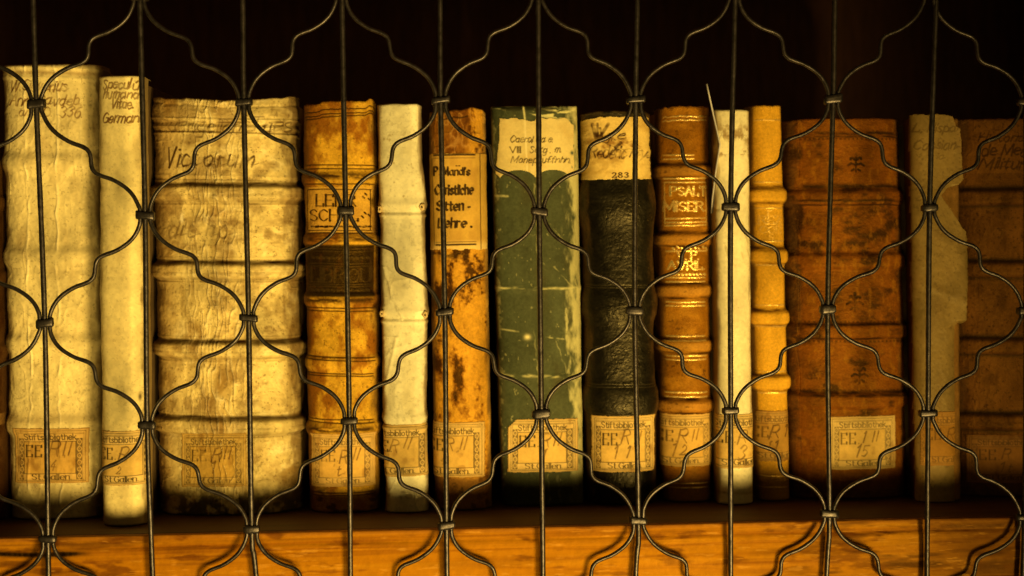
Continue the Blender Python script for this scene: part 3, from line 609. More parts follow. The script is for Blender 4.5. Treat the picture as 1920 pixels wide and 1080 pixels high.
def tl7(X, Y):
    c = np.ones(X.shape + (3,)) * np.array([.68, .54, .22])
    c = c * (1 + .06 * fbm(X, Y, 30, 30, 111, 4) + .04 * fbm(X, Y, 4, 4, 112, 3))[..., None]
    c = mix(c, [.58, .38, .10], sst(.1, .9, fbm(X, Y, 30, 30, 113, 3) + .5 * sst(965, 940, X)) * .6)
    c = mix(c, [.10, .15, .10], sst(1068, 1074, X) * sst(.2, .5, fbm(X, Y, 4, 12, 114, 3)) * .6)
    c = mix(c, [.85, .75, .42], np.exp(-((X - 984 - (Y - 230) * .05) / 2) ** 2) * .5)
    c = mix(c, [.05, .12, .11], np.exp(-((X - 1073) / 3) ** 2 - ((Y - 287) / 4) ** 2))
    S = letters('Caerol Ca e.', 956, 267, 12, 'hand', fit=80, pen=.13, seed=2) + letters('VIII', 956, 286, 11, 'roman', fit=20, pen=.12) + letters('Serg . m.', 992, 286, 12, 'hand', fit=60, pen=.13, seed=4) \
        + letters('Monepruffnhn.', 957, 305, 12, 'hand', fit=112, pen=.13, seed=6)
    m = raster(S, X, Y, .5) * np.clip(.75 + .3 * fbm(X, Y, 10, 10, 115, 2), 0, 1)
    return mix(c, [.09, .045, .012], np.clip(m * 1.15, 0, 1)), np.full(X.shape, .65)
def ol7(X, Y):
    top = 221 + 6 * sst(965, 1000, X) * sst(1006, 1001, X) + 1.2 * fbm(X, X * 0, 8, 8, 116, 2) + 16 * sst(1062, 1076, X) * .8
    bot = 319 + 22 * np.abs(np.cos((X - 972) / 66 * math.pi / 1.0 - 0)) ** 0 * (1 - np.sqrt(np.clip(1 - (((X - 971 + 33) % 66 - 33) / 33) ** 2 * .9, 0, 1)))
    left = 936 - 6 * sst(250, 320, Y) + .8 * fbm(Y, Y * 0, 9, 9, 117, 2)
    return np.minimum(np.minimum(Y - top, bot - Y), np.minimum(X - left, 1077 - X + .9 * fbm(Y, Y * 0, 6, 6, 118, 2)))
lay(b, 'title_label', 929, 1078, 218, 345, tl7, outline=ol7, label='cream title paper with a scalloped lower edge')
shelf_label(b, 953, 786, 131, 99, (952, 1086), [('R', 64, 54, 24), ('II', 90, 50, 24), ('1', 66, 80, 22)], base=LAB * [1.06, 1.0, .85], seed=64, cut=True)

# --- 8 black goatskin
def p8(px, py, t):
    c = np.ones(px.shape + (3,)) * np.array([.015, .013, .008])
    c = c * (1 + .3 * fbm(px, py, 18, 30, 121, 4))[..., None]
    c = mix(c, [.045, .036, .018], sst(.25, .9, fbm(px, py, 14, 9, 122, 4)) * .5)
    h = cords(px, py, [572, 752], 26, 1.7, 0, 3, 3, 1) + cords(px, py, [384], 34, 1.3, 0, 3, 3, 1) + .14 * fbm(px, py, 24, 24, 123, 3) + .20 * ridge(px, py, 14, 8, 124, 3) * sst(-.2, .5, fbm(px, py, 50, 50, 129, 2)) + .06 * fbm(px, py, 4, 4, 125, 2)
    for y in (536, 540, 722, 727, 778): ln = hline(px, py, y, 1.2, -1e9, 1e9, 0, .8, int(y)); h = h - .22 * ln; c = mix(c, [.11, .085, .04], ln * .35)
    c = mix(c, [.22, .15, .06], sst(222, 212, py) * .55 * np.clip(.6 + fbm(px, py, 20, 5, 126, 3), 0, 1))
    c = mix(c, [.12, .085, .04], sst(.8, 1.0, t + .15 * fbm(px, py, 9, 9, 127, 2)) * .35)
    return c, h, np.clip(.40 + .15 * fbm(px, py, 12, 12, 128, 3), .2, .8), px * 0
b = book('black_leather_book', 'black grained leather book with stained yellow paper at its head, right of the green book', (1094, 1224), (1106, 1238), 207, .0598, p8, M_BLK, dep=15, n=2.3, body=(.03, .025, .015), depth=.15, wob=.35,
         topfn=lambda x: 1.2 * fbm(x, x * 0, 14, 14, 3, 3) + 4 * sst(1110, 1096, x) + 3 * sst(1212, 1224, x), edge=([(205, 0), (330, 0), (350, -3), (420, -3), (460, 0), (950, 0)], [(205, 0), (330, 2), (360, 5), (420, 4), (470, 2), (560, 3), (620, 0), (740, 1), (950, 0)]), seed=24)
def tl8(X, Y):
    c = np.ones(X.shape + (3,)) * np.array([.70, .50, .15])
    c = c * (1 + .08 * fbm(X, Y, 26, 26, 131, 4) + .05 * fbm(X, Y, 4, 4, 132, 3))[..., None]
    st = sst(.05, .75, fbm(X + .6 * Y, Y - .3 * X, 22, 12, 133, 4)) * np.exp(-((Y - 272 + .2 * (X - 1160)) / 34) ** 2)
    c = mix(c, [.33, .15, .025], st * .85)
    c = mix(c, [.50, .30, .06], sst(.0, .8, fbm(X, Y, 26, 16, 134, 3) + .5 * sst(1125, 1100, X)) * .55)
    S = letters('V', 1113, 262, 32, 'hand', wid=.8, pen=.15, seed=3) + letters('g..e', 1132, 262, 17, 'hand', fit=36, pen=.13, seed=5) + letters('Rederic', 1107, 296, 22, 'hand', fit=64, pen=.13, seed=6) + letters('hy.', 1182, 294, 18, 'hand', fit=36, pen=.13, seed=7)
    S += [(1113, 232, 1120, 262, 6.5), (1126, 240, 1131, 262, 4), (1154, 276, 1164, 268, 6), (1143, 292, 1158, 275, 3.2)]
    m = raster(S, X, Y, .8) * np.clip(.62 + .5 * fbm(X, Y, 9, 9, 135, 2), 0, 1)
    crack = raster([(1136, 269, 1148, 274, .8), (1148, 274, 1160, 277, .8), (1160, 277, 1170, 281, 1), (1170, 281, 1180, 279, .8), (1180, 279, 1192, 281, .8), (1198, 282, 1208, 283, .7)], X, Y, .4)
    n_ = raster(letters('283', 1148, 333, 9.5, 'roman', fit=30, pen=.2, track=2.4), X, Y, .45)
    c = mix(c, [.085, .03, .012], np.clip(np.maximum.reduce([m, crack * .8, n_]), 0, 1))
    return c, np.full(X.shape, .55)
lay(b, 'title_label', 1091, 1229, 214, 344, tl8, outline=lambda X, Y: np.minimum(np.minimum(Y - 220 + .022 * (X - 1094) + .8 * fbm(X, X * 0, 9, 9, 136, 2), 337 + .012 * (1094 - X) * .5 + 1.6 * fbm(X, X * 0, 16, 16, 137, 3) - Y), np.minimum(X - 1092.5, 1221 + .025 * (Y - 220) + 2.2 * fbm(Y, Y * 0, 9, 9, 138, 3) + 4 * np.exp(-((Y - 283) / 5) ** 2) - X)), label='torn and stained yellow title paper')
shelf_label(b, 1112, 780, 118, 105, (1111, 1231), [('R', 62, 50, 24), ('II', 92, 50, 20), ('1', 44, 78, 24), ('1', 72, 76, 22)], base=LAB * [1.05, .98, .8], seed=74)

# --- 9 gilt brown calf
GOLD = np.array([.95, .66, .20])
def gild(c, gold, h, m, amt=.95, hh=.14):
    m = np.clip(m, 0, 1); c = mix(c, GOLD, m * amt); return c, np.maximum(gold, m * .75), h + hh * m
def p9(px, py, t):
    c = np.ones(px.shape + (3,)) * np.array([.40, .155, .010])
    c = c * (1 + .22 * fbm(px, py, 26, 40, 141, 4) + .08 * fbm(px, py, 4, 4, 142, 3))[..., None]
    c = mix(c, [.60, .27, .02], sst(.0, .9, fbm(px, py, 30, 30, 143, 3) + .5 * np.exp(-((py - 600) / 60) ** 2)) * .6)
    ys = [320, 449, 546, 649, 762]
    h = cords(px, py, ys, 12, 2.0, 0, 4, 3, .6) + .04 * fbm(px, py, 4, 4, 144, 2) + .12 * fbm(px, py, 20, 20, 145, 3)
    c = mix(c, [.60, .30, .05], cords(px, py, ys, 10, 1.0, 0, 2, 3, .6) * .5)
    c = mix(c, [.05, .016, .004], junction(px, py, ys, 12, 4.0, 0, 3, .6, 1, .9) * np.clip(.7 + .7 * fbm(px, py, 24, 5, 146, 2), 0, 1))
    c = mix(c, [.10, .035, .01], sst(.55, .8, fbm(px, py, 9, 7, 147, 3)) * .5)
    gold = px * 0; G_ = 0
    for y, x0, x1 in ((219, 1243, 1330), (226, 1243, 1330), (291, 1243, 1304), (298, 1243, 1304), (335, 1245, 1328), (342, 1245, 1328), (410, 1246, 1330), (417, 1246, 1330), (423, 1246, 1330), (471, 1248, 1330), (521, 1248, 1326), (529, 1248, 1326), (631, 1248, 1325), (639, 1248, 1325), (668, 1248, 1328), (675, 1248, 1328), (737, 1248, 1330), (745, 1248, 1330), (907, 1251, 1332), (915, 1251, 1332), (574, 1248, 1326), (567, 1248, 1326)):
        G_ = np.maximum(G_, hline(px, py, y, 1.25, x0, x1, -.01, .5, int(y)))
    G_ = np.maximum(G_, vline(px - (py - 340) * .01, py, 1248, .9, 342, 420)) ; G_ = np.maximum(G_, vline(px - (py - 340) * .01, py, 1326, .9, 342, 420) * .7)
    S = letters('PSALT', 1258, 366, 16, 'roman', fit=68, pen=.17) + letters('MISER.', 1247, 395, 17, 'roman', fit=78, pen=.17) + letters('V. P.', 1270, 486, 16, 'roman', fit=40, pen=.17) + letters('AVRIL.', 1254, 505, 15, 'roman', fit=68, pen=.17)
    for i in range(9): S.append((1262 + 8 * i, 465 - (i % 2) * 3, 1265 + 8 * i, 468 - (i % 2) * 3, 3)); S.append((1264 + 7.2 * i, 514, 1266 + 7.2 * i, 515, 4))
    G_ = np.maximum(G_, raster(S, px, py, .5)) * np.clip(.95 + .6 * fbm(px, py, 12, 7, 148, 3), .15, 1)
    c, gold, h = gild(c, gold, h, G_)
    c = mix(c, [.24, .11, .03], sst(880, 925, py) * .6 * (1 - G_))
    return c, h, np.clip(.38 + .1 * fbm(px, py, 9, 9, 149, 2), .2, 1) - .1 * gold, gold
b = book('gilt_brown_book', 'orange brown calf book with gilt lettering and double gilt lines on five raised bands', (1238, 1336), (1246, 1341), 199, .065, p9, M_LEA, dep=12, n=2.2, body=(.22, .08, .015), depth=.14, wob=.25,
         topfn=lambda x: -1 - 3 * np.exp(-((x - 1249) / 3) ** 2) + 3 * sst(1262, 1252, x) + 1.0 * fbm(x, x * 0, 7, 7, 3, 3), seed=27)
shelf_label(b, 1216, 777, 124, 98, (1243, 1341), [('R', 62, 54, 26), ('II', 92, 50, 20), ('1', 48, 80, 24), ('2', 66, 80, 20)], base=LAB * [1.0, .88, .62], seed=84, ink=.8)

# --- 10 cream vellum
def p10(px, py, t):
    c = vellum(px, py, 151, np.array([.72, .64, .38]), .06, .12)
    br = np.exp(-((py - 250) / 24) ** 2) * sst(-.1, .6, fbm(px, py, 10, 14, 152, 4)); c = mix(c, [.33, .19, .05], br * .75)
    br = np.exp(-((py - 287) / 6) ** 2) * sst(.0, .5, fbm(px, py, 7, 7, 153, 3)); c = mix(c, [.30, .17, .05], br * .8)
    c = mix(c, [.45, .34, .12], sst(.5, .8, fbm(px - .3 * py, py, 9, 60, 154, 3)) * ((py > 400) & (py < 560)) * .4)
    h = .2 * fbm(px, py, 30, 90, 155, 3) + .04 * fbm(px, py, 4, 4, 156, 2) - .4 * np.exp(-((py - 392) / 5) ** 2) * sst(1358, 1346, px)
    c = mix(c, [.30, .19, .06], np.exp(-((py - 925) / 3) ** 2) * .4 + np.exp(-((px - 1359) / 3) ** 2 - ((py - 924) / 2) ** 2) * .6)
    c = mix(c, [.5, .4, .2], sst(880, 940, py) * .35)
    S = letters('Rerma', 1350, 262, 14, 'hand', fit=50, pen=.10, seed=9); m = raster(S, px, py, .8) * .35; c = mix(c, [.2, .11, .03], m)
    return c, h, np.full(px.shape, .42), px * 0
b = book('cream_vellum_book', 'smooth cream vellum book with a brown smudge at its head, between two gilt leather books', (1342, 1409), (1350, 1416), 205, .0552, p10, M_VEL, dep=8, n=2.4, body=(.5, .42, .25), depth=.15, wob=.25, topfn=lambda x: .6 * fbm(x, x * 0, 14, 14, 3, 2), seed=30)
shelf_label(b, 1326, 778, 122, 101, (1344, 1415), [('R', 66, 54, 24), ('3', 66, 84, 26)], base=LAB * [1.06, 1.0, .85], seed=94, slope=-.015)

# --- 11 slim mustard calf
def p11(px, py, t):
    c = np.ones(px.shape + (3,)) * np.array([.76, .40, .03])
    c = c * (1 + .14 * fbm(px, py, 20, 60, 161, 4) + .06 * fbm(px, py, 4, 4, 162, 3))[..., None]
    ys = [366, 480, 596, 718]
    h = cords(px, py, ys, 14, 2.3, 0, 4, 3, .5) + .04 * fbm(px, py, 4, 4, 163, 2)
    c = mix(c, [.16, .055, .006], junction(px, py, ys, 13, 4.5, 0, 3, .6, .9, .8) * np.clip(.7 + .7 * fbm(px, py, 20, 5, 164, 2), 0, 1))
    gold = px * 0; G_ = 0
    for y in (225, 341, 390, 452, 497, 572, 612, 697, 737, 893, 914): G_ = np.maximum(G_, hline(px, py, y, 1.2, 1412, 1480, 0, .5, int(y)))
    S = letters('P', 1440, 402, 13, 'roman', pen=.16, wid=.8) + letters('.REZ', 1420, 420, 15, 'roman', fit=46, pen=.15) + letters('COE', 1426, 437, 13, 'roman', fit=40, pen=.15) + letters('S.', 1442, 451, 12, 'roman', fit=12, pen=.16)
    G_ = np.maximum(G_ * .85, raster(S, px, py, .5) * .6) * np.clip(.8 + .6 * fbm(px, py, 12, 7, 165, 3), .1, 1)
    c, gold, h = gild(c, gold, h, G_, .8)
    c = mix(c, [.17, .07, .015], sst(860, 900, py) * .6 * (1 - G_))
    return c, h, np.full(px.shape, .38) - .08 * gold, gold
b = book('mustard_leather_book', 'slim mustard yellow calf book with raised bands and small stamped gilt title', (1411, 1470), (1423, 1487), 197, .063, p11, M_LEA, dep=9, n=2.2, body=(.33, .17, .03), depth=.14, wob=.25, topfn=lambda x: .8 * fbm(x, x * 0, 9, 9, 3, 2), seed=33)
shelf_label(b, 1396, 771, 118, 94, (1421, 1486), [('R', 56, 54, 26), ('1', 86, 52, 24), ('1', 50, 80, 20), ('1', 64, 80, 20)], base=LAB * [.92, .72, .42], seed=104, ink=.7)

# --- 12 broad red brown calf, blind tooled
def p12(px, py, t):
    c = np.ones(px.shape + (3,)) * np.array([.31, .098, .008])
    c = c * (1 + .25 * fbm(px, py, 30, 30, 171, 4) + .14 * fbm(px, py, 9, 3, 172, 3))[..., None]
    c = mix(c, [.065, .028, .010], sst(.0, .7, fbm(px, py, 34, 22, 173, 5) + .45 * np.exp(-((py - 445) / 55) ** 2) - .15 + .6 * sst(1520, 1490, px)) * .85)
    c = mix(c, [.42, .165, .010], sst(.1, .7, fbm(px, py, 8, 16, 174, 4)) * .6)
    ys = [370, 490, 622, 752]
    h = cords(px, py, ys, 14, 2.0, -.01, 5, 3, 1) + .15 * fbm(px, py, 20, 20, 175, 4) + .2 * ridge(px, py, 16, 6, 176) * .6 + .05 * fbm(px, py, 4, 4, 177, 2) - .4 * ridge(px, py, 5, 120, 178) * np.exp(-((px - 1503) / 4) ** 2)
    dk = 0
    for y, w_ in ((250, 3.5), (256, 2), (350, 4.5), (376, 2.5), (384, 1.5), (608, 3), (635, 2), (735, 4), (742, 2.5)):
        dk = np.maximum(dk, np.exp(-((py - y - 2 * fbm(px, px * 0, 50, 50, 179, 2)) / w_) ** 2) * np.clip(.7 + .7 * fbm(px, py, 16, 5, 180 + y, 3), 0, 1))
    beads = 0
    for y in (260, 604, 640, 732): beads = np.maximum(beads, np.exp(-((py - y) / 2.2) ** 2) * (np.cos(px / 8 * 2 * math.pi) > 0))
    c = mix(c, [.035, .018, .008], np.maximum(dk * .85, beads * .55) * sst(1492, 1512, px))
    for (cx, cy) in ((1605, 305), (1603, 565), (1612, 700)):
        fl = []
        # an upright flower: three rounded petals on top, two leaves, a stem with buds
        for sx in (-1, 1):
            fl += [(cx, cy - 4, cx + sx * 7, cy - 10, 5), (cx + sx * 9, cy - 9, cx + sx * 10, cy - 7, 5), (cx, cy + 4, cx + sx * 9, cy + 1, 4), (cx + sx * 9, cy + 1, cx + sx * 15, cy + 5, 4.5), (cx + sx * 4, cy + 12, cx + sx * 8, cy + 15, 4)]
        fl += [(cx, cy - 6, cx, cy - 15, 6), (cx, cy - 2, cx, cy + 18, 2.4)]
        fl.append((cx, cy, cx + 1, cy + 1, 5)); m = raster(fl, px, py, .8) * np.clip(.75 + .6 * fbm(px, py, 10, 10, 181, 2), 0, 1)
        c = mix(c, [.05, .02, .008], m); h = h - .15 * m
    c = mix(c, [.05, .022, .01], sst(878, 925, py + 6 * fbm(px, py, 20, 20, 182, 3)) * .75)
    return c, h, np.clip(.45 + .12 * fbm(px, py, 9, 9, 183, 2), .2, 1), px * 0
b = book('red_brown_book', 'broad dark reddish brown leather book blind stamped with small black flowers', (1481, 1690), (1491, 1706), 221, .0631, p12, M_LEA, dep=16, n=2.6, body=(.16, .05, .012), depth=.17, wob=.35,
         topfn=lambda x: 1.0 * fbm(x, x * 0, 20, 20, 3, 3) + 3 * sst(1500, 1482, x), edge=([(220, 0), (940, 0)], [(220, 0), (300, 1), (420, 3), (500, 4), (940, 0)]), seed=36)
shelf_label(b, 1556, 781, 126, 99, (1555, 1683), [('1', 66, 50, 22), ('II', 88, 50, 20), ('1', 52, 78, 24), ('5', 66, 76, 20)], base=LAB * [1.02, .96, .78], seed=114, fade=.3, ink=.85)

# --- 13 torn vellum
def p13(px, py, t):
    c = np.ones(px.shape + (3,)) * np.array([.30, .15, .035])
    c = c * (1 + .3 * fbm(px, py, 20, 20, 191, 4))[..., None]
    h = .2 * fbm(px, py, 20, 40, 192, 3)
    return c, h, np.full(px.shape, .6), px * 0
b = book('torn_vellum_book', 'narrow dull vellum book with a torn loose cover flap, right of the reddish brown book', (1714, 1798), (1726, 1802), 221, .0535, p13, M_LEA, dep=8, n=3.0, body=(.35, .26, .1), depth=.15, wob=.25, seed=39)
yb = b.yf
RE = [(213, 1786), (226, 1790), (236, 1793), (241, 1801), (262, 1803), (300, 1804), (336, 1807), (347, 1798), (352, 1778), (366, 1766), (380, 1775), (400, 1789), (418, 1800), (428, 1806), (434, 1812), (450, 1814), (520, 1815), (600, 1813), (609, 1808), (610, 1794), (640, 1796), (900, 1799), (925, 1802), (937, 1796), (942, 1794)]
def sheet13():
    ys = np.arange(213, 943.5, .95); xs = np.linspace(1700, 1820, 128)
    PX, PY = np.meshgrid(xs, ys); 
    LE = 1709 + (PY - 215) * .0165 + 1.0 * fbm(PY, PY * 0, 50, 50, 201, 2)
    R_ = np.interp(PY, *zip(*RE)) + .9 * fbm(PY, PY * 0, 8, 8, 202, 3)
    u = (PX - LE) / (1798 - LE)                            # 0..1 over the spine
    V = np.zeros(PX.shape + (3,))
    for i in range(PX.shape[0]):
        dd = np.stack([(PX[i] - 960) / FPX, np.ones(PX.shape[1]), np.full(PX.shape[1], (540 - PY[i, 0]) / FPX)], -1) @ RM.T
        yy = yb - .0016
        V[i] = CAM + ((yy - CAM[1]) / dd[:, 1])[:, None] * dd
    uu = np.clip(np.abs(2 * u - 1.0), 0, 1)
    roll = .009 * (1 - np.maximum(1 - uu ** 3.2, 0) ** (1 / 3.2))
    flap = np.where(u > .5, sst(350, 385, PY) * sst(615, 600, PY) + sst(360, 345, PY), 0)         # the loose part stands off instead of rolling back
    roll = roll * (1 - flap) + flap * (.0012 * np.clip(u - .5, 0, 1) - .0008 * sst(.8, 1.2, u))
    hh = .25 * fbm(PX, PY, 30, 60, 203, 4) + .06 * fbm(PX, PY, 5, 5, 204, 2) + .4 * np.exp(-((PY - 545 - .4 * (PX - 1760)) / 8) ** 2)
    V[..., 1] += roll - hh * MM
    c = vellum(PX, PY, 205, np.array([.34, .22, .06]), .16, .6, (.40, .24, .07))
    S = letters('L. Hispa', 1714, 248, 17, 'hand', fit=76, pen=.13, seed=2) + letters('Cassian-', 1714, 280, 17, 'hand', fit=84, pen=.13, seed=3) + letters('ia', 1756, 298, 12, 'hand', fit=12, pen=.1, seed=3)
    c = mix(c, [.14, .07, .02], raster(S, PX, PY, .7) * .62)
    c = mix(c, [.40, .27, .1], sst(.4, .8, fbm(PX, PY, 30, 8, 206, 3)) * ((PY > 540) & (PY < 560)) * .5)
    mk = (PX > LE) & (PX < R_) & (PY > 214 + 1.5 * fbm(PX, PX * 0, 9, 9, 207, 3) + 4 * sst(1770, 1786, PX)) & (PY < 941)
    keep = mk[:-1, :-1] & mk[1:, :-1] & mk[1:, 1:] & mk[:-1, 1:]
    ax = np.stack([np.full(PX.shape, .5), PX * 0, PX * 0], -1)
    o = mesh_np('vellum_cover', V.reshape(-1, 3), gridfaces(*PX.shape, keep), M_VEL, b.e, b.org, c.reshape(-1, 3), ax.reshape(-1, 3), label='torn vellum cover with a loose flap')
    so = o.modifiers.new('t', 'SOLIDIFY'); so.thickness = .0004; so.offset = -1
    B2 = Spine(); B2.V = V; B2.px = PX; B2.py = PY; B2.nx = np.zeros(PX.shape[1]); B2.ny = -np.ones(PX.shape[1]); B2.e = b.e; B2.org = b.org
    return B2
b13 = sheet13()
shelf_label(b13, 1717, 772, 122, 101, (1727, 1797), [('R', 66, 54, 24)], base=LAB * [.80, .56, .28], seed=124, ink=.6)

# --- 14 dark tan, cut by the edge of the picture
def p14(px, py, t):
    c = vellum(px, py, 211, np.array([.24, .095, .018]), .22, .6, (.10, .035, .008))
    ys = [370, 506, 650, 792]
    h = cords(px, py, ys, 14, 2.0, 0, 5, 3, 1) + .3 * fbm(px, py, 30, 30, 212, 4) + .2 * ridge(px, py, 9, 30, 213)
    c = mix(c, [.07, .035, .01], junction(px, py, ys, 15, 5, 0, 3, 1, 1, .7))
    c = mix(c, [.30, .12, .02], ((py > 262) & (py < 325)) * .5 * sst(1805, 1830, px))
    S = letters('Historica .', 1836, 266, 16, 'hand', fit=110, pen=.13, seed=2) + letters('de Medit', 1842, 292, 22, 'hand', fit=96, pen=.13, seed=3) + letters('Militum', 1838, 316, 20, 'hand', fit=92, pen=.13, seed=4)
    c = mix(c, [.05, .018, .01], raster(S, px, py, .8) * .75)
    S = [(1872, 428, 1880, 434, 3), (1880, 434, 1876, 446, 3), (1878, 450, 1879, 451, 3)]
    c = mix(c, [.12, .05, .015], raster(S, px, py, .8) * .7)
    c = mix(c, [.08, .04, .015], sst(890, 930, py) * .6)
    return c, h, np.full(px.shape, .5), px * 0
b = book('shaded_tan_book', 'dull tan leather book in the shade at the right end of the row', (1799, 2010), (1802, 2015), 221, .0612, p14, M_LEA, dep=16, n=2.6, body=(.2, .11, .03), depth=.17, wob=.3, seed=42)
shelf_label(b, 1818, 815, 130, 90, (1817, 1948), [('R', 66, 50, 22), ('1', 60, 78, 20), ('t', 76, 78, 18)], base=LAB * [.55, .34, .20], seed=134, ink=.7)

# --- 0 dark red book cut by the left edge
def p0(px, py, t):
    c = np.ones(px.shape + (3,)) * np.array([.07, .014, .004]); c = c * (1 + .3 * fbm(px, py, 20, 20, 221, 4))[..., None]
    c = mix(c, [.40, .22, .06], ((py > 778) & (py < 800)).astype(float) * .8)
    h = cords(px, py, [380, 520, 660], 12, 1.5)
    return c, h, np.full(px.shape, .5), px * 0
b = book('dark_red_book', 'sliver of a dark red leather book at the left edge, beside the tall vellum folio', (-110, -13), (-95, 2), 300, .05, p0, M_LEA, dep=12, n=2.4, body=(.12, .04, .015), depth=.16, step=.6, seed=45)

# ------------------------------------------------------------------ bent white card between the books
def card():
    prof = [(1325, 157, .046), (1330, 180, .046), (1337, 212, .047), (1344, 243, .048), (1349, 266, .049), (1350, 271, .049), (1348, 285, .050), (1344, 310, .053), (1340, 340, .057), (1336, 372, .062), (1334, 400, .067)]
    org = aty(1337, 300, .07); e = thing('bent_card', 'thin bent white card seen edge-on, wedged between the gilt brown and cream books', 'card', org)
    V = []; th = .00035; nd = 8
    for px_, py_, yf in prof:
        yf = yf - .006; f = aty(px_, py_, yf)
        for j in range(nd):
            d = j / (nd - 1) * (.12 - yf); sl = .212
            rr = ray(px_, py_); V.append(f + np.array([d * rr[0] / rr[1], d, d * .85 * rr[2] / rr[1]]))
    V = np.array(V); R = len(prof)
    o = mesh_np('card_sheet', V, gridfaces(R, nd), M_CARD, e, org)
    so = o.modifiers.new('t', 'SOLIDIFY'); so.thickness = .0008; so.offset = 0
card()

# ------------------------------------------------------------------ shelf
org = np.array([0, .05, ZS])
sh = thing('wooden_bookshelf', 'varnished orange pine shelf with a rounded front edge under the whole row of books', 'bookshelf', org)
def boxm(name, x0, x1, y0, y1, z0, z1, mat, bev=.001):
    P = np.array([[x, y, z] for z in (z0, z1) for y in (y0, y1) for x in (x0, x1)])
    F = [[0, 2, 3, 1], [4, 5, 7, 6], [0, 1, 5, 4], [2, 6, 7, 3], [0, 4, 6, 2], [1, 3, 7, 5]]
    o = mesh_np(name, P, F, mat, sh, org, smooth=False)
    if bev: bv = o.modifiers.new('b', 'BEVEL'); bv.width = bev; bv.segments = 2
    return o
boxm('shelf_board', -.45, .50, .0105, .449, ZS - .022, ZS, M_SHELF)
boxm('back_panel', -.45, .50, .450, .465, -.30, .36, M_DARK)
boxm('upper_shelf', -.45, .50, .02, .449, .245, .27, M_DARK)
boxm('side_panel', -.470, -.4505, .0, .465, -.30, .36, M_DARK)
boxm('side_panel', .5005, .52, .0, .465, -.30, .36, M_DARK)
def lip():
    # front moulding: profile (depth, height) from the back of the top edge over the nose and down
    pr = [(0.0104, ZS - .0004), (0.0090, ZS + .0000), (0.0068, ZS - .0001), (0.0061, ZS - .0006), (0.0059, ZS - .0016), (0.0059, ZS - .0062), (0.0056, ZS - .0068), (0.0054, ZS - .0072), (0.0052, ZS - .0080), (0.0051, ZS - .0095)]
    z = ZS - .0095
    while z > ZS - .030: z -= .0007; pr.append((0.0051 + .0002 * math.sin((ZS - z) * 260), z))
    pr += [(0.0053, z - .0006), (0.0058, z - .0009), (0.0062, z - .0014)]
    z -= .0014
    while z > ZS - .060: z -= .0008; pr.append((0.0062, z))
    pr = np.array(pr)
    seg = np.hypot(*np.diff(pr, axis=0).T); s_ = np.concatenate([[0], np.cumsum(seg)]); q = np.arange(0, s_[-1], .0004)
    yy = np.interp(q, s_, pr[:, 0]); zz = np.interp(q, s_, pr[:, 1]); xs = np.arange(-.45, .50, .0007)
    X, YY = np.meshgrid(xs, yy); _, ZZ = np.meshgrid(xs, zz)
    px, py = proj(np.stack([X, YY, ZZ], -1)); _, Q = np.meshgrid(xs, q)
    xm = X * 1000; qm = Q * 1000 + X * 8
    c = np.ones(X.shape + (3,)) * np.array([.46, .180, .004])
    g = fbm(xm, qm, 160, 2.2, 301, 5); c = mix(c, [.28, .075, .003], sst(.0, .9, g) * .6)
    c = mix(c, [.50, .22, .006], sst(.1, .9, fbm(xm, qm, 240, 5.5, 302, 3)) * .6)
    c = mix(c, [.22, .055, .008], ridge(xm, qm, 150, 4.5, 303) * .3)
    c = mix(c, [.20, .05, .01], sst(.55, .8, fbm(xm, qm, 22, 4, 304, 3)) * .5)                     # bruises
    top = sst(6.6, 5.6, Q * 1000); c = mix(c, [.42, .17, .03], top * .35)
    c = mix(c, [.10, .028, .008], np.exp(-((Q * 1000 - 7.8) / .6) ** 2) * .22 * np.clip(.6 + fbm(xm, qm, 30, 9, 305, 2), 0, 1))
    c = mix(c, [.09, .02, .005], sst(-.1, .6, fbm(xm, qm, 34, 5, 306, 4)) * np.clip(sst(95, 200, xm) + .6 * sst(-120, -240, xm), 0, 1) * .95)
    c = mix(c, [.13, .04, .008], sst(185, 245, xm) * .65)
    c = mix(c, [.16, .035, .005], sst(.25, .75, fbm(xm, qm, 16, 5, 311, 4)) * .6)
    c = mix(c, [.60, .30, .04], sst(.5, .8, fbm(xm, qm, 9, 1.4, 312, 3)) * .4)
    # dark ring shake in the wood at the left
    cr = np.exp(-((py - 1039 - 1.5 * np.sin(px / 40)) / 4.6) ** 2) * sst(182, 120, px)
    fib = (_h(np.floor(px / 2.2), np.floor(px * 0), 5) * .5 + .5); cr2 = np.clip(cr * (.95 + .9 * fib * sst(60, 130, px)) * (1 - .5 * fib * sst(90, 150, px)), 0, 1)
    c = mix(c, [.012, .006, .003], np.clip(cr2 * 1.25, 0, 1))
    h = .10 * fbm(xm, qm, 120, 1.6, 307, 4) + .06 * fbm(xm, qm, 9, 9, 308, 3) - .8 * cr * fib + .25 * fbm(xm, qm * 0, 14, 14, 309, 3) * np.exp(-((Q * 1000 - 4.5) / 2.5) ** 2)
    for x_, y_ in ((235, 1031), (248, 1031), (255, 1030), (810, 1013), (1172, 1028), (1653, 999), (1660, 1001), (1668, 1002), (1695, 998), (1704, 999), (1757, 998), (1797, 997), (1811, 996), (1829, 998), (1507, 1050)):
        h = h + .5 * np.exp(-((px - x_) / 2.2) ** 2 - ((py - y_) / 1.8) ** 2)
    V = np.stack([X, YY - h * MM * .5, ZZ], -1)
    rg = np.clip(.5 + .12 * fbm(xm, qm, 40, 4, 310, 3), .2, .8)
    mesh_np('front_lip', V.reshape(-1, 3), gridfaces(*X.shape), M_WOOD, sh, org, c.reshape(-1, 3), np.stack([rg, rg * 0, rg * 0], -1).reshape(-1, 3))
lip()

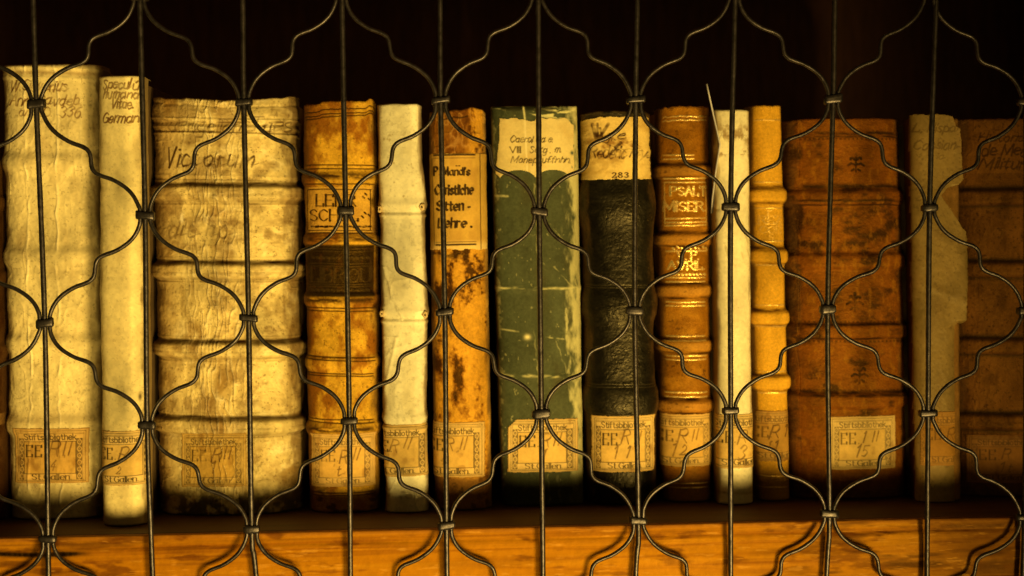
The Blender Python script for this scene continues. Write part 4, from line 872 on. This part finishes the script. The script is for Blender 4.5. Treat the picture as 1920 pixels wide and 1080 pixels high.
# ------------------------------------------------------------------ iron wire grille
S_, HROW = .05, .054
def lat(c, r): return np.array([(c - 4.8) * S_, 0, -(r - 2) * HROW])
MEAS = {(0, 0): (68, 195), (0, 2): (84, 606), (0, 4): (90, 1010), (1, 1): (272, 404), (1, 3): (276, 797), (2, 0): (457, 192), (2, 2): (466, 596), (2, 4): (472, 992), (3, 1): (648, 395), (3, 3): (655, 789),
        (4, 0): (826, 188), (4, 2): (834, 585), (4, 4): (837, 985), (5, 1): (1011, 397), (5, 3): (1015, 776), (6, 0): (1192, 187), (6, 2): (1190, 583), (6, 4): (1197, 976), (7, 1): (1370, 388), (7, 3): (1370, 770),
        (8, 0): (1562, 186), (8, 2): (1552, 580), (8, 4): (1555, 963), (9, 1): (1743, 390), (9, 3): (1740, 775), (10, 2): (1924, 583), (10, 4): (1921, 970)}
TOPX = [62, 262, 455, 641, 825, 1009, 1195, 1378, 1565, 1755]; BOTX = [91, 286, 480, 657, 838, 1018, 1192, 1370, 1550, 1738]
COLS = range(-1, 12); ROWS = range(-3, 8)
def node(c, r):
    if (c, r) in MEAS: return aty(*MEAS[(c, r)], 0)
    # neighbours' measured offset carried on
    near = sorted(MEAS, key=lambda k_: (k_[0] - c) ** 2 + (k_[1] - r) ** 2)[:3]
    off = sum(aty(*MEAS[k_], 0) - lat(*k_) for k_ in near) / 3
    rs = random.Random(c * 31 + r); return lat(c, r) + off + np.array([rs.uniform(-.0006, .0006), 0, rs.uniform(-.0008, .0008)])
NODE = {(c, r): node(c, r) for c in COLS for r in ROWS if (c + r) % 2 == 0}
gorg = np.array([0, 0, -.30])
gr = thing('iron_wire_grille', 'blackened iron lattice of straight rods and wavy wires in front of the books', 'grille', gorg)
def tube(name, pts, rad, seed, sides=10, flat=1.0):
    P = np.array(pts, float); T = np.gradient(P, axis=0); T /= np.linalg.norm(T, axis=1)[:, None] + 1e-12
    B_ = np.cross(T, [0, 1, 0]); B_ /= np.linalg.norm(B_, axis=1)[:, None] + 1e-12; Nn = np.cross(B_, T)
    s = np.concatenate([[0], np.cumsum(np.linalg.norm(np.diff(P, axis=0), axis=1))]) * 1000
    ang = np.linspace(0, 2 * math.pi, sides, endpoint=False); V = []
    A, Sg = np.meshgrid(ang, s)
    r = rad * (1 + .025 * fbm(A * 3, Sg, 1.5, 4, seed, 3) + .06 * fbm(A * 0, Sg, 9, 9, seed + 3, 2))
    V = P[:, None, :] + (np.cos(A) * r)[..., None] * B_[:, None, :] + (np.sin(A) * r * flat)[..., None] * Nn[:, None, :]
    n_, k_ = A.shape; i = np.arange(n_ * k_).reshape(n_, k_); j = np.roll(i, -1, 1)
    F = np.stack([i[:-1], i[1:], j[1:], j[:-1]], -1).reshape(-1, 4)
    V = np.concatenate([V.reshape(-1, 3), P[:1], P[-1:]]); ca = len(V) - 2
    return mesh_np(name, V, F, M_IRON, gr, gorg)
def catmull(pts, n): return _crom(pts, n)
RV, RC = .00140, .00108
VX = {}
for c in COLS:
    pts = [NODE[(c, r)] for r in ROWS if (c + r) % 2 == 0]
    if 0 <= c < 10:
        t_ = aty(TOPX[c], 0, 0); b_ = aty(BOTX[c], 1078, 0)
        pts = [p for p in pts if p[2] < t_[2] - .012 and p[2] > b_[2] + .012]; pts = [t_] + pts + [b_]
        pts = [pts[0] + (pts[0] - pts[1]) * (.17 / abs(pts[0][2] - pts[1][2]))] + pts + [pts[-1] + (pts[-1] - pts[-2]) * (.12 / abs(pts[-1][2] - pts[-2][2]))]
        pts = [np.array([p[0], 0, p[2]]) for p in pts]
    z_ = np.array([p[2] for p in pts]); x_ = np.array([p[0] for p in pts]); o_ = np.argsort(z_)
    VX[c] = (z_[o_], x_[o_])
    fine = catmull(pts, 40)
    tube('straight_rod', fine, RV, 500 + c, 10)
def vx(c, z): return float(np.interp(z, *VX[c]))
PH = [(0.0, 0.0), (0.0, 0.03), (0.0, 0.06), (0.062, 0.1), (0.088, 0.155), (0.125, 0.208), (0.175, 0.256), (0.24, 0.3), (0.31, 0.336), (0.38, 0.359), (0.437, 0.381), (0.477, 0.413), (0.495, 0.455), (0.5, 0.5), (0.505, 0.545), (0.523, 0.587), (0.563, 0.619), (0.62, 0.641), (0.69, 0.664), (0.76, 0.7), (0.825, 0.744), (0.875, 0.792), (0.912, 0.845), (0.938, 0.9), (1.0, 0.94), (1.0, 0.97), (1.0, 1.0)]
for c in list(COLS)[:-1]:
    pts = []
    rs = random.Random(900 + c)
    r = ROWS[0]
    while r < ROWS[-1]:
        a_c = c if (c + r) % 2 == 0 else c + 1; b_c = c + 1 if a_c == c else c
        A = NODE[(a_c, r)]; Bn = NODE[(b_c, r + 1)]; sg = 1 if b_c > a_c else -1; off = (RV + RC + .00005) * sg
        x0 = A[0] + off; x1 = Bn[0] - off; j1, j2 = rs.uniform(-.014, .014), rs.uniform(-.012, .012); bu = rs.uniform(-.012, .012)
        for u, v_ in (PH if not pts else PH[1:]):
            w_ = math.sin(math.pi * v_) ; du = j1 * w_ * w_ + bu * math.sin(2 * math.pi * v_); dv = j2 * math.sin(math.pi * u)
            g0 = abs(off / (Bn[0] - A[0])); uu = min(max(u, g0), 1 - g0)
            z_ = A[2] + (Bn[2] - A[2]) * (v_ + dv * (0 < u < 1))
            x_ = A[0] + (Bn[0] - A[0]) * (uu + (du if g0 < uu < 1 - g0 else 0))
            pts.append(np.array([x_, .0006 * math.sin(c * 1.7 + r * 2.1) * w_, z_]))
        r += 1
    W_ = catmull(pts, 6)
    for _ in range(5): W_[1:-1] = (W_[:-2] + 2 * W_[1:-1] + W_[2:]) / 4
    tube('wavy_wire', W_, RC, 700 + c, 10)
def collar(p, seed):
    rs = random.Random(seed); hw = RV + 2 * RC + .0009; hd = RV + .0009; hh = .0020; tl = rs.uniform(-.13, .14); hh *= rs.uniform(.82, 1.15); hw *= rs.uniform(.94, 1.10)
    V = []; prof = [(-hh, .72), (-hh * .82, .97), (-hh * .3, 1.03), (hh * .25, 1.0), (hh * .8, .98), (hh, .74)]
    n_ = 28
    for z_, s_ in prof:
        for k_ in range(n_):
            a = k_ / n_ * 2 * math.pi; ca, sa = math.cos(a), math.sin(a)
            x_ = math.copysign(abs(ca) ** .38, ca) * hw * (1 + .03 * math.sin(3 * a + seed)) - (1 - s_) * hd * ca; y_ = math.copysign(abs(sa) ** .5, sa) * hd * s_ * (1 + .05 * math.sin(5 * a + seed * 2))
            V.append(p + np.array([x_, y_, z_ * (1 + .12 * math.sin(2 * a + seed)) + x_ * tl]))
    F = []
    for i in range(len(prof) - 1):
        for k_ in range(n_): F.append([i * n_ + k_, i * n_ + (k_ + 1) % n_, (i + 1) * n_ + (k_ + 1) % n_, (i + 1) * n_ + k_])
    for base in (0, (len(prof) - 1) * n_):                 # caps as quads across
        for k_ in range(n_ // 2 - 1): q_ = [base + k_, base + k_ + 1, base + n_ - 2 - k_, base + n_ - 1 - k_]; F.append(q_[::-1] if base == 0 else q_)
    mesh_np('collar', V, F, M_IRON, gr, gorg)
for (c, r), p in NODE.items():
    if c in (COLS[0], COLS[-1]) or r in (ROWS[0], ROWS[-1]): continue
    p = p.copy(); 
    if 0 <= c < 10: p[0] = vx(c, p[2])
    collar(p, c * 13 + r)
